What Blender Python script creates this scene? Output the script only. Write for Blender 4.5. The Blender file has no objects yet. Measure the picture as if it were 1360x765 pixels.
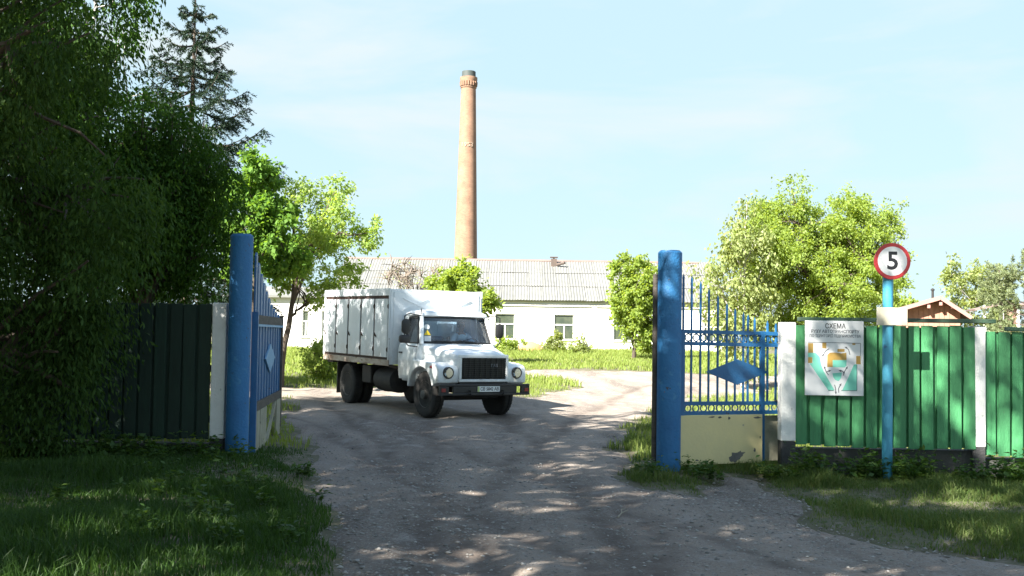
import bpy, math, random
import numpy as np
from mathutils import Vector, Matrix, Quaternion

R = math.radians
SC = bpy.context.scene
COL = SC.collection

# ------------------------------------------------------------------ camera
F = 1450.0                      # focal length in pixels of the 1360 x 765 photograph
PITCH = math.atan(62.5 / F)
ROLL = 0.015
CAM = Vector((0.0, 0.0, 1.72))
cam_d = bpy.data.cameras.new('camera')
cam_d.sensor_width = 36.0
cam_d.lens = 36.0 * F / 1360.0
cam_d.clip_start = 0.1
cam_d.clip_end = 3000.0
cam = bpy.data.objects.new('camera', cam_d)
COL.objects.link(cam)
CAM_R = Matrix.Rotation(R(90) + PITCH, 3, 'X') @ Matrix.Rotation(ROLL, 3, 'Z')
cam.matrix_world = Matrix.Translation(CAM) @ CAM_R.to_4x4()
SC.camera = cam

# ------------------------------------------------------------------ light
SUN_EL, SUN_AZ = R(38), R(180 + 42)          # azimuth measured clockwise from +Y: behind and to the left of the camera
SUN_DIR = Vector((math.sin(SUN_AZ) * math.cos(SUN_EL), math.cos(SUN_AZ) * math.cos(SUN_EL), math.sin(SUN_EL)))
w = bpy.data.worlds.new('World')
SC.world = w
w.use_nodes = True
nt = w.node_tree
nt.nodes.clear()
n_out = nt.nodes.new('ShaderNodeOutputWorld')
n_bg = nt.nodes.new('ShaderNodeBackground')
n_sky = nt.nodes.new('ShaderNodeTexSky')
n_sky.sky_type = 'NISHITA'
n_sky.sun_disc = False
n_sky.sun_elevation = SUN_EL
n_sky.sun_rotation = SUN_AZ
n_sky.air_density = 1.0
n_sky.dust_density = 0.5
n_sky.ozone_density = 1.2
n_bg.inputs['Strength'].default_value = 0.064
# thin high cloud veil
n_tc = nt.nodes.new('ShaderNodeTexCoord')
n_map = nt.nodes.new('ShaderNodeMapping')
n_map.inputs['Rotation'].default_value = (R(8), R(-14), R(20))
n_map.inputs['Scale'].default_value = (1.6, 1.6, 6.5)
n_no = nt.nodes.new('ShaderNodeTexNoise')
n_no.inputs['Scale'].default_value = 1.7
n_no.inputs['Detail'].default_value = 7.0
n_no.inputs['Roughness'].default_value = 0.55
n_no.inputs['Distortion'].default_value = 0.5
n_rmp = nt.nodes.new('ShaderNodeMapRange')
n_rmp.inputs['From Min'].default_value = 0.47
n_rmp.inputs['From Max'].default_value = 0.66
n_rmp.inputs['To Min'].default_value = 0.0
n_rmp.inputs['To Max'].default_value = 0.85
n_mix = nt.nodes.new('ShaderNodeMix')
n_mix.data_type = 'RGBA'
n_mix.inputs['B'].default_value = (2.25, 2.55, 2.63, 1)
nt.links.new(n_tc.outputs['Generated'], n_map.inputs['Vector'])
nt.links.new(n_map.outputs['Vector'], n_no.inputs['Vector'])
nt.links.new(n_no.outputs['Fac'], n_rmp.inputs['Value'])
nt.links.new(n_rmp.outputs['Result'], n_mix.inputs['Factor'])
n_veil = nt.nodes.new('ShaderNodeMix')        # milky veil: the bright band of the clear-sky model is softened all round
n_veil.data_type = 'RGBA'; n_veil.blend_type = 'DARKEN'
n_veil.inputs['Factor'].default_value = 0.93
n_veil.inputs['B'].default_value = (1.70, 2.33, 2.66, 1)
nt.links.new(n_sky.outputs['Color'], n_veil.inputs['A'])
nt.links.new(n_veil.outputs['Result'], n_mix.inputs['A'])
nt.links.new(n_mix.outputs['Result'], n_bg.inputs['Color'])
nt.links.new(n_bg.outputs['Background'], n_out.inputs['Surface'])
sun_d = bpy.data.lights.new('sun', 'SUN')
sun_d.energy = 4.2
sun_d.angle = R(0.53)
sun_d.color = (1.0, 0.95, 0.86)
sun = bpy.data.objects.new('sun', sun_d)
sun.location = SUN_DIR * 60
sun.rotation_euler = (-SUN_DIR).to_track_quat('-Z', 'Y').to_euler()
COL.objects.link(sun)
SC.view_settings.view_transform = 'Standard'
SC.view_settings.look = 'None'
SC.view_settings.exposure = 2.55
SC.view_settings.gamma = 1.0
SC.view_settings.use_curve_mapping = False

# ------------------------------------------------------------------ terrain and picture helpers
def sstep(a, b, t):
    t = np.clip((np.asarray(t, float) - a) / (b - a), 0, 1)
    return t * t * (3 - 2 * t)

def gz(x, y):
    x = np.asarray(x, float); y = np.asarray(y, float)
    return -0.02 * np.clip(x, -14, 14) * (1 - sstep(34, 60, y)) + 0.66 * sstep(25, 70, y)

def ray(px, py):
    d = CAM_R @ Vector(((px - 680.0) / F, -(py - 382.5) / F, -1.0))
    return d

def P(px, py, Y):
    d = ray(px, py)
    return CAM + d * (Y / d.y)

def G(px, py):
    d = ray(px, py)
    a, b = 0.5, 400.0
    for _ in range(60):
        m = (a + b) / 2
        q = CAM + d * m
        if q.z > float(gz(q.x, q.y)):
            a = m
        else:
            b = m
    return CAM + d * a

def on_ground(px, Y):
    q = P(px, 445, Y)
    return Vector((q.x, Y, float(gz(q.x, Y))))

def hash2(ix, iy, s):
    h = np.sin(ix * 127.1 + iy * 311.7 + s * 74.7) * 43758.5453
    return h - np.floor(h)

def vnoise(x, y, s=0.0):
    x = np.asarray(x, float); y = np.asarray(y, float)
    ix = np.floor(x); iy = np.floor(y)
    fx = x - ix; fy = y - iy
    fx = fx * fx * (3 - 2 * fx); fy = fy * fy * (3 - 2 * fy)
    a = hash2(ix, iy, s); b = hash2(ix + 1, iy, s); c = hash2(ix, iy + 1, s); d = hash2(ix + 1, iy + 1, s)
    return (a * (1 - fx) + b * fx) * (1 - fy) + (c * (1 - fx) + d * fx) * fy

# ------------------------------------------------------------------ objects
def tag(o, label=None, cat=None, group=None, kind=None):
    if label: o['label'] = label
    if cat: o['category'] = cat
    if group: o['group'] = group
    if kind: o['kind'] = kind
    return o

def thing(name, label, cat, loc=(0, 0, 0), rotz=0.0, group=None):
    o = bpy.data.objects.new(name, None)
    o.empty_display_size = 0.2
    COL.objects.link(o)
    o.location = loc
    o.rotation_euler = (0, 0, rotz)
    return tag(o, label, cat, group)

def link(name, me, m=None, parent=None):
    if m is not None and not me.materials:
        me.materials.append(m)
    o = bpy.data.objects.new(name, me)
    COL.objects.link(o)
    if parent is not None: o.parent = parent
    return o

def bevel(o, wd=0.01, seg=2, ang=35):
    b = o.modifiers.new('bevel', 'BEVEL')
    b.width = wd; b.segments = seg; b.limit_method = 'ANGLE'; b.angle_limit = R(ang)
    return o

def smooth(o, ang=40):
    me = o.data
    me.polygons.foreach_set('use_smooth', np.ones(len(me.polygons), bool))
    try:
        me.set_sharp_from_angle(angle=R(ang))
    except Exception:
        pass
    return o

def copy_tree(o, parent=None):
    c = o.copy(); COL.objects.link(c)
    if parent is not None: c.parent = parent
    for ch in o.children: copy_tree(ch, c)
    return c

class MB:
    def __init__(s):
        s.v = []; s.f = []
    def add(s, vs, fs):
        n = len(s.v)
        s.v += [tuple(q) for q in vs]
        s.f += [tuple(i + n for i in f) for f in fs]
        return s
    def box(s, x0, x1, y0, y1, z0, z1, M=None):
        vs = [Vector((x, y, z)) for z in (z0, z1) for y in (y0, y1) for x in (x0, x1)]
        if M is not None: vs = [M @ q for q in vs]
        return s.add(vs, [(0, 2, 3, 1), (4, 5, 7, 6), (0, 1, 5, 4), (2, 6, 7, 3), (0, 4, 6, 2), (1, 3, 7, 5)])
    def bar(s, a, b, wx, wy, up=(0, 0, 1)):
        a = Vector(a); b = Vector(b); d = (b - a); L = d.length; d.normalize()
        u = Vector(up)
        if abs(d.dot(u)) > 0.95: u = Vector((1, 0, 0))
        sx = d.cross(u).normalized(); sy = sx.cross(d)
        vs = []
        for p in (a, b):
            for i, j in ((-1, -1), (1, -1), (1, 1), (-1, 1)):
                vs.append(p + sx * (i * wx / 2) + sy * (j * wy / 2))
        return s.add(vs, [(0, 1, 2, 3)[::-1], (4, 5, 6, 7), (0, 1, 5, 4), (1, 2, 6, 5), (2, 3, 7, 6), (3, 0, 4, 7)])
    def tube(s, pts, rad, n=8, cap=True):
        pts = [Vector(p) for p in pts]
        if not hasattr(rad, '__len__'): rad = [rad] * len(pts)
        base = len(s.v)
        prev = None
        for i, p in enumerate(pts):
            d = (pts[min(i + 1, len(pts) - 1)] - pts[max(i - 1, 0)]).normalized()
            if prev is None:
                u = Vector((0, 0, 1)) if abs(d.z) < 0.9 else Vector((1, 0, 0))
                prev = d.cross(u).normalized()
            a = (prev - d * prev.dot(d)).normalized()
            b = d.cross(a)
            prev = a
            for k in range(n):
                t = 2 * math.pi * k / n
                s.v.append(tuple(p + (a * math.cos(t) + b * math.sin(t)) * rad[i]))
        for i in range(len(pts) - 1):
            for k in range(n):
                k2 = (k + 1) % n
                s.f.append((base + i * n + k, base + i * n + k2, base + (i + 1) * n + k2, base + (i + 1) * n + k))
        if cap:
            s.f.append(tuple(base + k for k in range(n))[::-1])
            s.f.append(tuple(base + (len(pts) - 1) * n + k for k in range(n)))
        return s
    def rings(s, rs, cap0=True, cap1=True, closed=True):
        n = len(rs[0]); base = len(s.v)
        for r in rs: s.v += [tuple(q) for q in r]
        m = n if closed else n - 1
        for i in range(len(rs) - 1):
            for k in range(m):
                k2 = (k + 1) % n
                s.f.append((base + i * n + k, base + i * n + k2, base + (i + 1) * n + k2, base + (i + 1) * n + k))
        if cap0: s.f.append(tuple(base + k for k in range(n))[::-1])
        if cap1: s.f.append(tuple(base + (len(rs) - 1) * n + k for k in range(n)))
        return s
    def lathe(s, prof, c=(0, 0, 0), axis='z', n=24):
        rs = []
        for r, h in prof:
            ring = []
            for k in range(n):
                t = 2 * math.pi * k / n
                if axis == 'z': q = (r * math.cos(t), r * math.sin(t), h)
                elif axis == 'y': q = (r * math.sin(t), h, r * math.cos(t))
                else: q = (h, r * math.cos(t), r * math.sin(t))
                ring.append((q[0] + c[0], q[1] + c[1], q[2] + c[2]))
            rs.append(ring)
        return s.rings(rs)
    def prism(s, poly, f0, f1):
        """poly: list of 2-D points; f0, f1 map a point to 3-D at either end."""
        n = len(poly)
        return s.add([f0(*p) for p in poly] + [f1(*p) for p in poly],
                     [tuple(range(n))[::-1], tuple(range(n, 2 * n))] +
                     [(k, (k + 1) % n, n + (k + 1) % n, n + k) for k in range(n)])
    def torus(s, c, r, t, axis='y', n=14, m=6):
        rs = []
        for i in range(n):
            a = 2 * math.pi * i / n
            ring = []
            for j in range(m):
                b = 2 * math.pi * j / m
                q = ((r + t * math.cos(b)) * math.cos(a), t * math.sin(b), (r + t * math.cos(b)) * math.sin(a))
                if axis == 'x': q = (q[1], q[0], q[2])
                if axis == 'z': q = (q[0], q[2], q[1])
                ring.append((c[0] + q[0], c[1] + q[1], c[2] + q[2]))
            rs.append(ring)
        rs.append(rs[0])
        return s.rings(rs, False, False)
    def mesh(s, name):
        me = bpy.data.meshes.new(name)
        me.from_pydata(s.v, [], s.f)
        me.update()
        import bmesh
        bm = bmesh.new(); bm.from_mesh(me)
        bmesh.ops.recalc_face_normals(bm, faces=bm.faces)
        bm.to_mesh(me); bm.free()
        return me
    def build(s, name, m, parent=None):
        return link(name, s.mesh(name), m, parent)

def np_mesh(name, verts, loops, totals):
    me = bpy.data.meshes.new(name)
    verts = np.asarray(verts, np.float32); loops = np.asarray(loops, np.int32); totals = np.asarray(totals, np.int32)
    me.vertices.add(len(verts)); me.vertices.foreach_set('co', verts.ravel())
    me.loops.add(len(loops)); me.loops.foreach_set('vertex_index', loops)
    me.polygons.add(len(totals))
    st = np.concatenate([[0], np.cumsum(totals)[:-1]]).astype(np.int32)
    me.polygons.foreach_set('loop_start', st)
    try:
        me.polygons.foreach_set('loop_total', totals)
    except Exception:
        pass
    me.update(calc_edges=True)
    return me

def unit(a):
    return a / np.maximum(np.linalg.norm(a, axis=1, keepdims=True), 1e-9)

def leaf_arrays(P0, D, N, L, W):
    D = unit(D); S = unit(np.cross(D, N)); Nn = np.cross(S, D)
    L = np.broadcast_to(np.asarray(L, float).reshape(-1, 1), (len(P0), 1))
    W = np.broadcast_to(np.asarray(W, float).reshape(-1, 1), (len(P0), 1))
    mid = P0 + D * L * 0.45
    v = np.stack([P0, mid + S * W * 0.5 + Nn * W * 0.12, P0 + D * L - Nn * W * 0.15, mid - S * W * 0.5 + Nn * W * 0.12], 1).reshape(-1, 3)
    return v

def leaf_mesh(name, vs):
    n = len(vs)
    return np_mesh(name, vs, np.arange(n), np.full(n // 4, 4))

# ------------------------------------------------------------------ materials
def lin(r, g, b):
    f = lambda c: (c / 255 / 12.92) if c / 255 <= 0.04045 else ((c / 255 + 0.055) / 1.055) ** 2.4
    return (f(r), f(g), f(b))

def mat(name, base, rough=0.6, var=None, vscale=4.0, spots=None, bump=0.0, bscale=40.0, metal=0.0, stretch=(1, 1, 1),
        rnd=0.0, spec=0.5, island=False, coord='Object', detail=6.0):
    """base: colour; var: second colour mixed in by noise; spots: (colour, threshold, scale); rnd: per-object lightness change."""
    m = bpy.data.materials.new(name)
    m.use_nodes = True
    t = m.node_tree; N = t.nodes; L = t.links
    b = N['Principled BSDF']
    b.inputs['Roughness'].default_value = rough
    b.inputs['Metallic'].default_value = metal
    b.inputs['Specular IOR Level'].default_value = spec
    tc = N.new('ShaderNodeTexCoord')
    mp = N.new('ShaderNodeMapping'); mp.inputs['Scale'].default_value = stretch
    L.new(tc.outputs[coord], mp.inputs['Vector'])
    rgb = N.new('ShaderNodeRGB'); rgb.outputs[0].default_value = (*base, 1)
    cur = rgb.outputs[0]
    if var is not None:
        no = N.new('ShaderNodeTexNoise'); no.inputs['Scale'].default_value = vscale; no.inputs['Detail'].default_value = detail
        no.inputs['Roughness'].default_value = 0.65
        L.new(mp.outputs[0], no.inputs['Vector'])
        mr = N.new('ShaderNodeMapRange'); mr.inputs['From Min'].default_value = 0.32; mr.inputs['From Max'].default_value = 0.7
        L.new(no.outputs['Fac'], mr.inputs['Value'])
        mx = N.new('ShaderNodeMix'); mx.data_type = 'RGBA'; mx.inputs['B'].default_value = (*var, 1)
        L.new(mr.outputs[0], mx.inputs['Factor']); L.new(cur, mx.inputs['A'])
        cur = mx.outputs['Result']
    if spots is not None:
        for (c, th, sc) in (spots if isinstance(spots, list) else [spots]):
            no = N.new('ShaderNodeTexNoise'); no.inputs['Scale'].default_value = sc; no.inputs['Detail'].default_value = 8
            no.inputs['Roughness'].default_value = 0.6
            L.new(mp.outputs[0], no.inputs['Vector'])
            mr = N.new('ShaderNodeMapRange'); mr.inputs['From Min'].default_value = th; mr.inputs['From Max'].default_value = th + 0.05
            L.new(no.outputs['Fac'], mr.inputs['Value'])
            mx = N.new('ShaderNodeMix'); mx.data_type = 'RGBA'; mx.inputs['B'].default_value = (*c, 1)
            L.new(mr.outputs[0], mx.inputs['Factor']); L.new(cur, mx.inputs['A'])
            cur = mx.outputs['Result']
    if rnd or island:
        hsv = N.new('ShaderNodeHueSaturation')
        mr = N.new('ShaderNodeMapRange'); mr.inputs['To Min'].default_value = 1 - (rnd or 0.25); mr.inputs['To Max'].default_value = 1 + (rnd or 0.25)
        if island:
            ge = N.new('ShaderNodeNewGeometry'); L.new(ge.outputs['Random Per Island'], mr.inputs['Value'])
        else:
            oi = N.new('ShaderNodeObjectInfo'); L.new(oi.outputs['Random'], mr.inputs['Value'])
        L.new(mr.outputs[0], hsv.inputs['Value']); L.new(cur, hsv.inputs['Color'])
        cur = hsv.outputs['Color']
    L.new(cur, b.inputs['Base Color'])
    if bump:
        no = N.new('ShaderNodeTexNoise'); no.inputs['Scale'].default_value = bscale; no.inputs['Detail'].default_value = 5
        L.new(mp.outputs[0], no.inputs['Vector'])
        bp = N.new('ShaderNodeBump'); bp.inputs['Strength'].default_value = bump; bp.inputs['Distance'].default_value = 0.02
        L.new(no.outputs['Fac'], bp.inputs['Height']); L.new(bp.outputs[0], b.inputs['Normal'])
    return m

def leaf_mat(name, c1, c2, trans=0.45, rough=0.5, tcol=None, spec=0.3):
    m = bpy.data.materials.new(name); m.use_nodes = True
    t = m.node_tree; N = t.nodes; L = t.links
    b = N['Principled BSDF']; b.inputs['Roughness'].default_value = rough; b.inputs['Specular IOR Level'].default_value = spec
    ge = N.new('ShaderNodeNewGeometry')
    mx = N.new('ShaderNodeMix'); mx.data_type = 'RGBA'
    mx.inputs['A'].default_value = (*c1, 1); mx.inputs['B'].default_value = (*c2, 1)
    L.new(ge.outputs['Random Per Island'], mx.inputs['Factor'])
    L.new(mx.outputs['Result'], b.inputs['Base Color'])
    tr = N.new('ShaderNodeBsdfTranslucent')
    hs = N.new('ShaderNodeMix'); hs.data_type = 'RGBA'; hs.blend_type = 'MULTIPLY'; hs.inputs['Factor'].default_value = 1.0
    hs.inputs['B'].default_value = (*(tcol or (1.5, 1.35, 0.5)), 1)
    L.new(mx.outputs['Result'], hs.inputs['A']); L.new(hs.outputs['Result'], tr.inputs['Color'])
    ms = N.new('ShaderNodeMixShader'); ms.inputs[0].default_value = trans
    L.new(b.outputs[0], ms.inputs[1]); L.new(tr.outputs[0], ms.inputs[2])
    L.new(ms.outputs[0], N['Material Output'].inputs['Surface'])
    return m

def glass_mat(name, tint=(0.75, 0.85, 0.9), ior=1.5, sky_sheen=0.0):
    m = bpy.data.materials.new(name); m.use_nodes = True
    t = m.node_tree; N = t.nodes; L = t.links
    N.remove(N['Principled BSDF'])
    tr = N.new('ShaderNodeBsdfTransparent'); tr.inputs[0].default_value = (*tint, 1)
    gl = N.new('ShaderNodeBsdfGlossy'); gl.inputs['Roughness'].default_value = 0.03
    fr = N.new('ShaderNodeFresnel'); fr.inputs['IOR'].default_value = ior
    ms = N.new('ShaderNodeMixShader')
    df = N.new('ShaderNodeBsdfDiffuse'); df.inputs[0].default_value = (0.50, 0.58, 0.66, 1)  # bluish diffuse paints the sky's reflected sheen onto the pane
    m0 = N.new('ShaderNodeMixShader'); m0.inputs[0].default_value = sky_sheen
    L.new(tr.outputs[0], m0.inputs[1]); L.new(df.outputs[0], m0.inputs[2])
    L.new(fr.outputs[0], ms.inputs[0]); L.new(m0.outputs[0], ms.inputs[1]); L.new(gl.outputs[0], ms.inputs[2])
    L.new(ms.outputs[0], N['Material Output'].inputs['Surface'])
    return m

M = {}
M['blue'] = mat('worn blue paint', (0.016, 0.115, 0.29), 0.6, (0.024, 0.165, 0.37), 2.2, [((0.04, 0.18, 0.35), 0.60, 5.0), ((0.05, 0.05, 0.06), 0.64, 14.0), ((0.16, 0.09, 0.05), 0.70, 9.0)], 0.5, 30)
M['blue_gate'] = mat('gate blue paint', (0.014, 0.095, 0.235), 0.45, (0.02, 0.125, 0.29), 3.0, ((0.05, 0.045, 0.05), 0.64, 12.0), 0.15, 40)
M['blue_light'] = mat('pale blue pole paint', (0.05, 0.27, 0.42), 0.45, (0.075, 0.34, 0.48), 3.0, [((0.05, 0.16, 0.28), 0.64, 9.0), ((0.35, 0.45, 0.45), 0.68, 14.0)], 0.2, 40)
M['diamond'] = mat('diamond pale blue paint', (0.20, 0.38, 0.55), 0.5, (0.14, 0.30, 0.48), 5.0)
M['green'] = mat('green board paint', (0.058, 0.25, 0.10), 0.55, (0.035, 0.165, 0.065), 3.0, ((0.06, 0.10, 0.06), 0.66, 8.0), 0.35, 25, stretch=(6, 6, 0.7), rnd=0.16)
M['green_shaded'] = mat('green board paint darkened for shade', (0.008, 0.032, 0.018), 0.7, (0.005, 0.018, 0.011), 3.0, None, 0.3, 25, stretch=(6, 6, 0.7), rnd=0.15)  # tree shade over the left fence is mixed into this darker green
M['cap'] = mat('dark green cap board', (0.03, 0.09, 0.05), 0.6, (0.05, 0.07, 0.05), 4.0, None, 0.3, 30)
M['whitewash'] = mat('whitewashed concrete', (0.78, 0.78, 0.76), 0.8, (0.66, 0.66, 0.63), 5.0, ((0.40, 0.39, 0.37), 0.66, 10.0), 0.4, 35)
M['black_base'] = mat('tarred concrete', (0.022, 0.022, 0.024), 0.7, (0.05, 0.05, 0.05), 6.0, None, 0.4, 35)
M['concrete'] = mat('weathered concrete', (0.06, 0.06, 0.056), 0.85, (0.03, 0.032, 0.028), 3.0, ((0.05, 0.06, 0.04), 0.6, 5.0), 0.5, 25)
M['cream'] = mat('cream painted sheet', (0.66, 0.56, 0.28), 0.5, (0.58, 0.50, 0.27), 3.0, [((0.30, 0.28, 0.22), 0.69, 6.0)], 0.15, 30)
M['cream_old'] = mat('weathered cream wood', (0.36, 0.34, 0.25), 0.7, (0.22, 0.21, 0.15), 4.0, ((0.12, 0.11, 0.08), 0.64, 9.0), 0.4, 30)
M['wood_dark'] = mat('weathered dark wood', (0.05, 0.042, 0.035), 0.75, (0.10, 0.085, 0.07), 5.0, None, 0.4, 30, stretch=(1, 1, 4))
M['bare_plaster'] = mat('bare grey patch', (0.09, 0.09, 0.085), 0.85, (0.15, 0.14, 0.13), 9.0)
M['truck_white'] = mat('truck white paint', (0.80, 0.83, 0.85), 0.32, (0.74, 0.78, 0.80), 2.0, ((0.45, 0.41, 0.35), 0.655, 5.0), 0.04, 20)
M['box_white'] = mat('box white paint', (0.76, 0.80, 0.83), 0.42, (0.68, 0.73, 0.77), 1.6, ((0.33, 0.24, 0.17), 0.675, 8.0), 0.05, 18)
def road_dust(m, top, col=(0.30, 0.26, 0.215), amt=0.75):
    # dried mud splashed up from the wheels: patchy, thinning out upwards
    t = m.node_tree; N = t.nodes; L = t.links; b = N['Principled BSDF']
    src = b.inputs['Base Color'].links[0].from_socket
    tc = N.new('ShaderNodeTexCoord'); sp = N.new('ShaderNodeSeparateXYZ'); L.new(tc.outputs['Object'], sp.inputs[0])
    no = N.new('ShaderNodeTexNoise'); no.inputs['Scale'].default_value = 3.5; no.inputs['Detail'].default_value = 8; no.inputs['Roughness'].default_value = 0.7
    L.new(tc.outputs['Object'], no.inputs['Vector'])
    mr = N.new('ShaderNodeMapRange'); mr.inputs['From Min'].default_value = top; mr.inputs['From Max'].default_value = top - 0.75
    L.new(sp.outputs['Z'], mr.inputs['Value'])
    m2 = N.new('ShaderNodeMapRange'); m2.inputs['From Min'].default_value = 0.36; m2.inputs['From Max'].default_value = 0.66; m2.inputs['To Max'].default_value = amt
    L.new(no.outputs['Fac'], m2.inputs['Value'])
    mu = N.new('ShaderNodeMath'); mu.operation = 'MULTIPLY'; L.new(mr.outputs[0], mu.inputs[0]); L.new(m2.outputs[0], mu.inputs[1])
    mx = N.new('ShaderNodeMix'); mx.data_type = 'RGBA'; mx.inputs['B'].default_value = (*col, 1)
    L.new(mu.outputs[0], mx.inputs['Factor']); L.new(src, mx.inputs['A']); L.new(mx.outputs['Result'], b.inputs['Base Color'])
road_dust(M['truck_white'], 1.35)
road_dust(M['box_white'], 1.75, (0.36, 0.31, 0.26), 0.7)
M['rust'] = mat('rusty seam', (0.028, 0.018, 0.015), 0.8, (0.065, 0.034, 0.024), 8.0, None, 0.3, 40)
M['rail_rust'] = mat('dirty white rail with rust', (0.48, 0.44, 0.38), 0.6, (0.22, 0.13, 0.08), 3.0, ((0.10, 0.05, 0.03), 0.6, 6.0), 0.2, 30, stretch=(1, 1, 3))
M['black'] = mat('black plastic', (0.012, 0.012, 0.013), 0.5, (0.02, 0.02, 0.02), 10.0)
M['chassis'] = mat('dirty black chassis', (0.012, 0.011, 0.011), 0.7, (0.03, 0.027, 0.024), 6.0, None, 0.3, 30)
M['bumper'] = mat('black bumper paint', (0.015, 0.015, 0.016), 0.45, (0.035, 0.032, 0.03), 5.0)
M['rubber'] = mat('dusty tyre rubber', (0.012, 0.0115, 0.011), 0.85, (0.03, 0.028, 0.026), 5.0, None, 0.3, 50)
M['rim'] = mat('dusty wheel rim', (0.05, 0.048, 0.045), 0.6, (0.10, 0.095, 0.085), 8.0)
M['chrome'] = mat('headlight reflector', (0.75, 0.76, 0.78), 0.15, None, metal=1.0)
M['lens'] = glass_mat('headlight glass', (0.92, 0.94, 0.96), 1.5)
M['glass'] = glass_mat('cab glass', (0.84, 0.92, 0.97), 1.5, 0.055)
M['plate'] = mat('number plate white', (0.72, 0.74, 0.74), 0.4)
M['ink'] = mat('black ink', (0.015, 0.016, 0.02), 0.5)
M['grey_ink'] = mat('worn grey ink', (0.10, 0.11, 0.13), 0.6)
M['seat'] = mat('dark blue seat cloth', (0.03, 0.05, 0.09), 0.9, (0.02, 0.03, 0.05), 20.0)
M['cab_in'] = mat('cab lining', (0.28, 0.36, 0.44), 0.8, (0.22, 0.30, 0.37), 4.0)
M['yellow'] = mat('yellow sticker', (0.75, 0.55, 0.03), 0.5)
M['white_sticker'] = mat('white sticker', (0.75, 0.76, 0.76), 0.5)
M['red'] = mat('sign red', (0.55, 0.035, 0.04), 0.4, (0.48, 0.04, 0.045), 6.0)
M['reflector_red'] = mat('red reflector', (0.25, 0.03, 0.03), 0.3)
M['sign_white'] = mat('sign white', (0.78, 0.78, 0.78), 0.4, (0.72, 0.72, 0.73), 8.0)
M['blank'] = mat('faded cream plate', (0.48, 0.45, 0.35), 0.6, (0.42, 0.39, 0.31), 5.0, ((0.35, 0.32, 0.25), 0.70, 12.0))
M['ochre'] = mat('ochre print', (0.45, 0.28, 0.07), 0.6)
M['mint'] = mat('mint print', (0.20, 0.62, 0.48), 0.6)
M['skin'] = mat('skin', (0.42, 0.24, 0.17), 0.6)
M['shirt'] = mat('pale shirt', (0.55, 0.62, 0.70), 0.85)
M['hair'] = mat('dark hair', (0.03, 0.025, 0.02), 0.8)
M['trousers'] = mat('dark trousers', (0.03, 0.035, 0.05), 0.9)
M['plaster'] = mat('white plaster', (0.76, 0.75, 0.72), 0.9, (0.68, 0.67, 0.63), 0.5, [((0.55, 0.52, 0.45), 0.66, 0.9)], 0.2, 6)
M['stain'] = mat('rust water stain', (0.62, 0.48, 0.26), 0.9, (0.74, 0.68, 0.55), 1.5, stretch=(1, 1, 0.3))
M['cornice'] = mat('grey cornice', (0.52, 0.51, 0.46), 0.9, (0.42, 0.41, 0.37), 2.0)
M['roof'] = mat('weathered fibre cement', (0.17, 0.171, 0.162), 0.85, (0.12, 0.122, 0.115), 1.2, ((0.10, 0.10, 0.09), 0.64, 2.2), 0.15, 8, rnd=0.10)
M['ridge'] = mat('ridge cap red brown', (0.20, 0.13, 0.11), 0.7, (0.14, 0.10, 0.09), 3.0)
M['pane'] = mat('dark window glass', (0.03, 0.045, 0.035), 0.06, (0.08, 0.09, 0.06), 1.6)
M['win_white'] = mat('white window frame', (0.72, 0.72, 0.70), 0.6)
M['vent'] = mat('rusty vent', (0.07, 0.055, 0.048), 0.8, (0.10, 0.07, 0.055), 6.0)
M['bark'] = mat('grey brown bark', (0.085, 0.065, 0.048), 0.9, (0.045, 0.035, 0.027), 7.0, None, 0.8, 22, stretch=(2, 2, 0.5))
M['dry_bark'] = mat('pale dry twigs', (0.16, 0.13, 0.105), 0.9)
M['bark_birch'] = mat('birch bark', (0.42, 0.40, 0.37), 0.85, (0.30, 0.28, 0.26), 5.0, ((0.04, 0.035, 0.03), 0.62, 6.0), 0.3, 25, stretch=(1, 1, 2.5))
M['house_wood'] = mat('pinkish boarded gable', (0.40, 0.20, 0.14), 0.8, (0.33, 0.165, 0.115), 3.0, None, 0.3, 14, rnd=0.1)
M['house_roof'] = mat('old roof edge', (0.17, 0.12, 0.105), 0.8, (0.22, 0.165, 0.15), 3.0)
M['pink_trim'] = mat('pink trim', (0.36, 0.18, 0.155), 0.7, (0.30, 0.15, 0.13), 4.0)
M['rubble'] = mat('rusty orange rubble', (0.46, 0.25, 0.12), 0.9, (0.32, 0.19, 0.10), 3.0, None, 0.8, 9)
M['stone'] = mat('pale gravel stone', (0.32, 0.30, 0.275), 0.9, (0.20, 0.19, 0.175), 14.0, island=True, rnd=0.4)
M['dry'] = mat('dry twig', (0.30, 0.26, 0.19), 0.9)
M['wire'] = mat('rusty wire', (0.10, 0.07, 0.05), 0.7)

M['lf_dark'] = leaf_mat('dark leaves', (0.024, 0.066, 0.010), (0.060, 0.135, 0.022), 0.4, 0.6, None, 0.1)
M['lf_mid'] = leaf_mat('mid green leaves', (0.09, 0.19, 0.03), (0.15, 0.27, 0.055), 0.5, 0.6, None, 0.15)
M['lf_willow'] = leaf_mat('grey green leaves', (0.026, 0.064, 0.013), (0.066, 0.125, 0.032), 0.4, 0.6, None, 0.1)
M['lf_spruce'] = leaf_mat('spruce needles', (0.012, 0.030, 0.018), (0.028, 0.052, 0.030), 0.15)
M['lf_bright'] = leaf_mat('bright spring leaves', (0.20, 0.29, 0.055), (0.30, 0.39, 0.105), 0.58)
M['lf_apple'] = leaf_mat('fruit tree leaves', (0.22, 0.34, 0.08), (0.33, 0.44, 0.15), 0.6)
M['lf_birch'] = leaf_mat('birch leaves', (0.20, 0.26, 0.09), (0.30, 0.35, 0.14), 0.5)
M['lf_pine'] = leaf_mat('pine needles', (0.13, 0.18, 0.09), (0.24, 0.27, 0.14), 0.3)
M['lf_shrub'] = leaf_mat('shrub leaves', (0.13, 0.22, 0.035), (0.21, 0.29, 0.065), 0.5)
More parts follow.
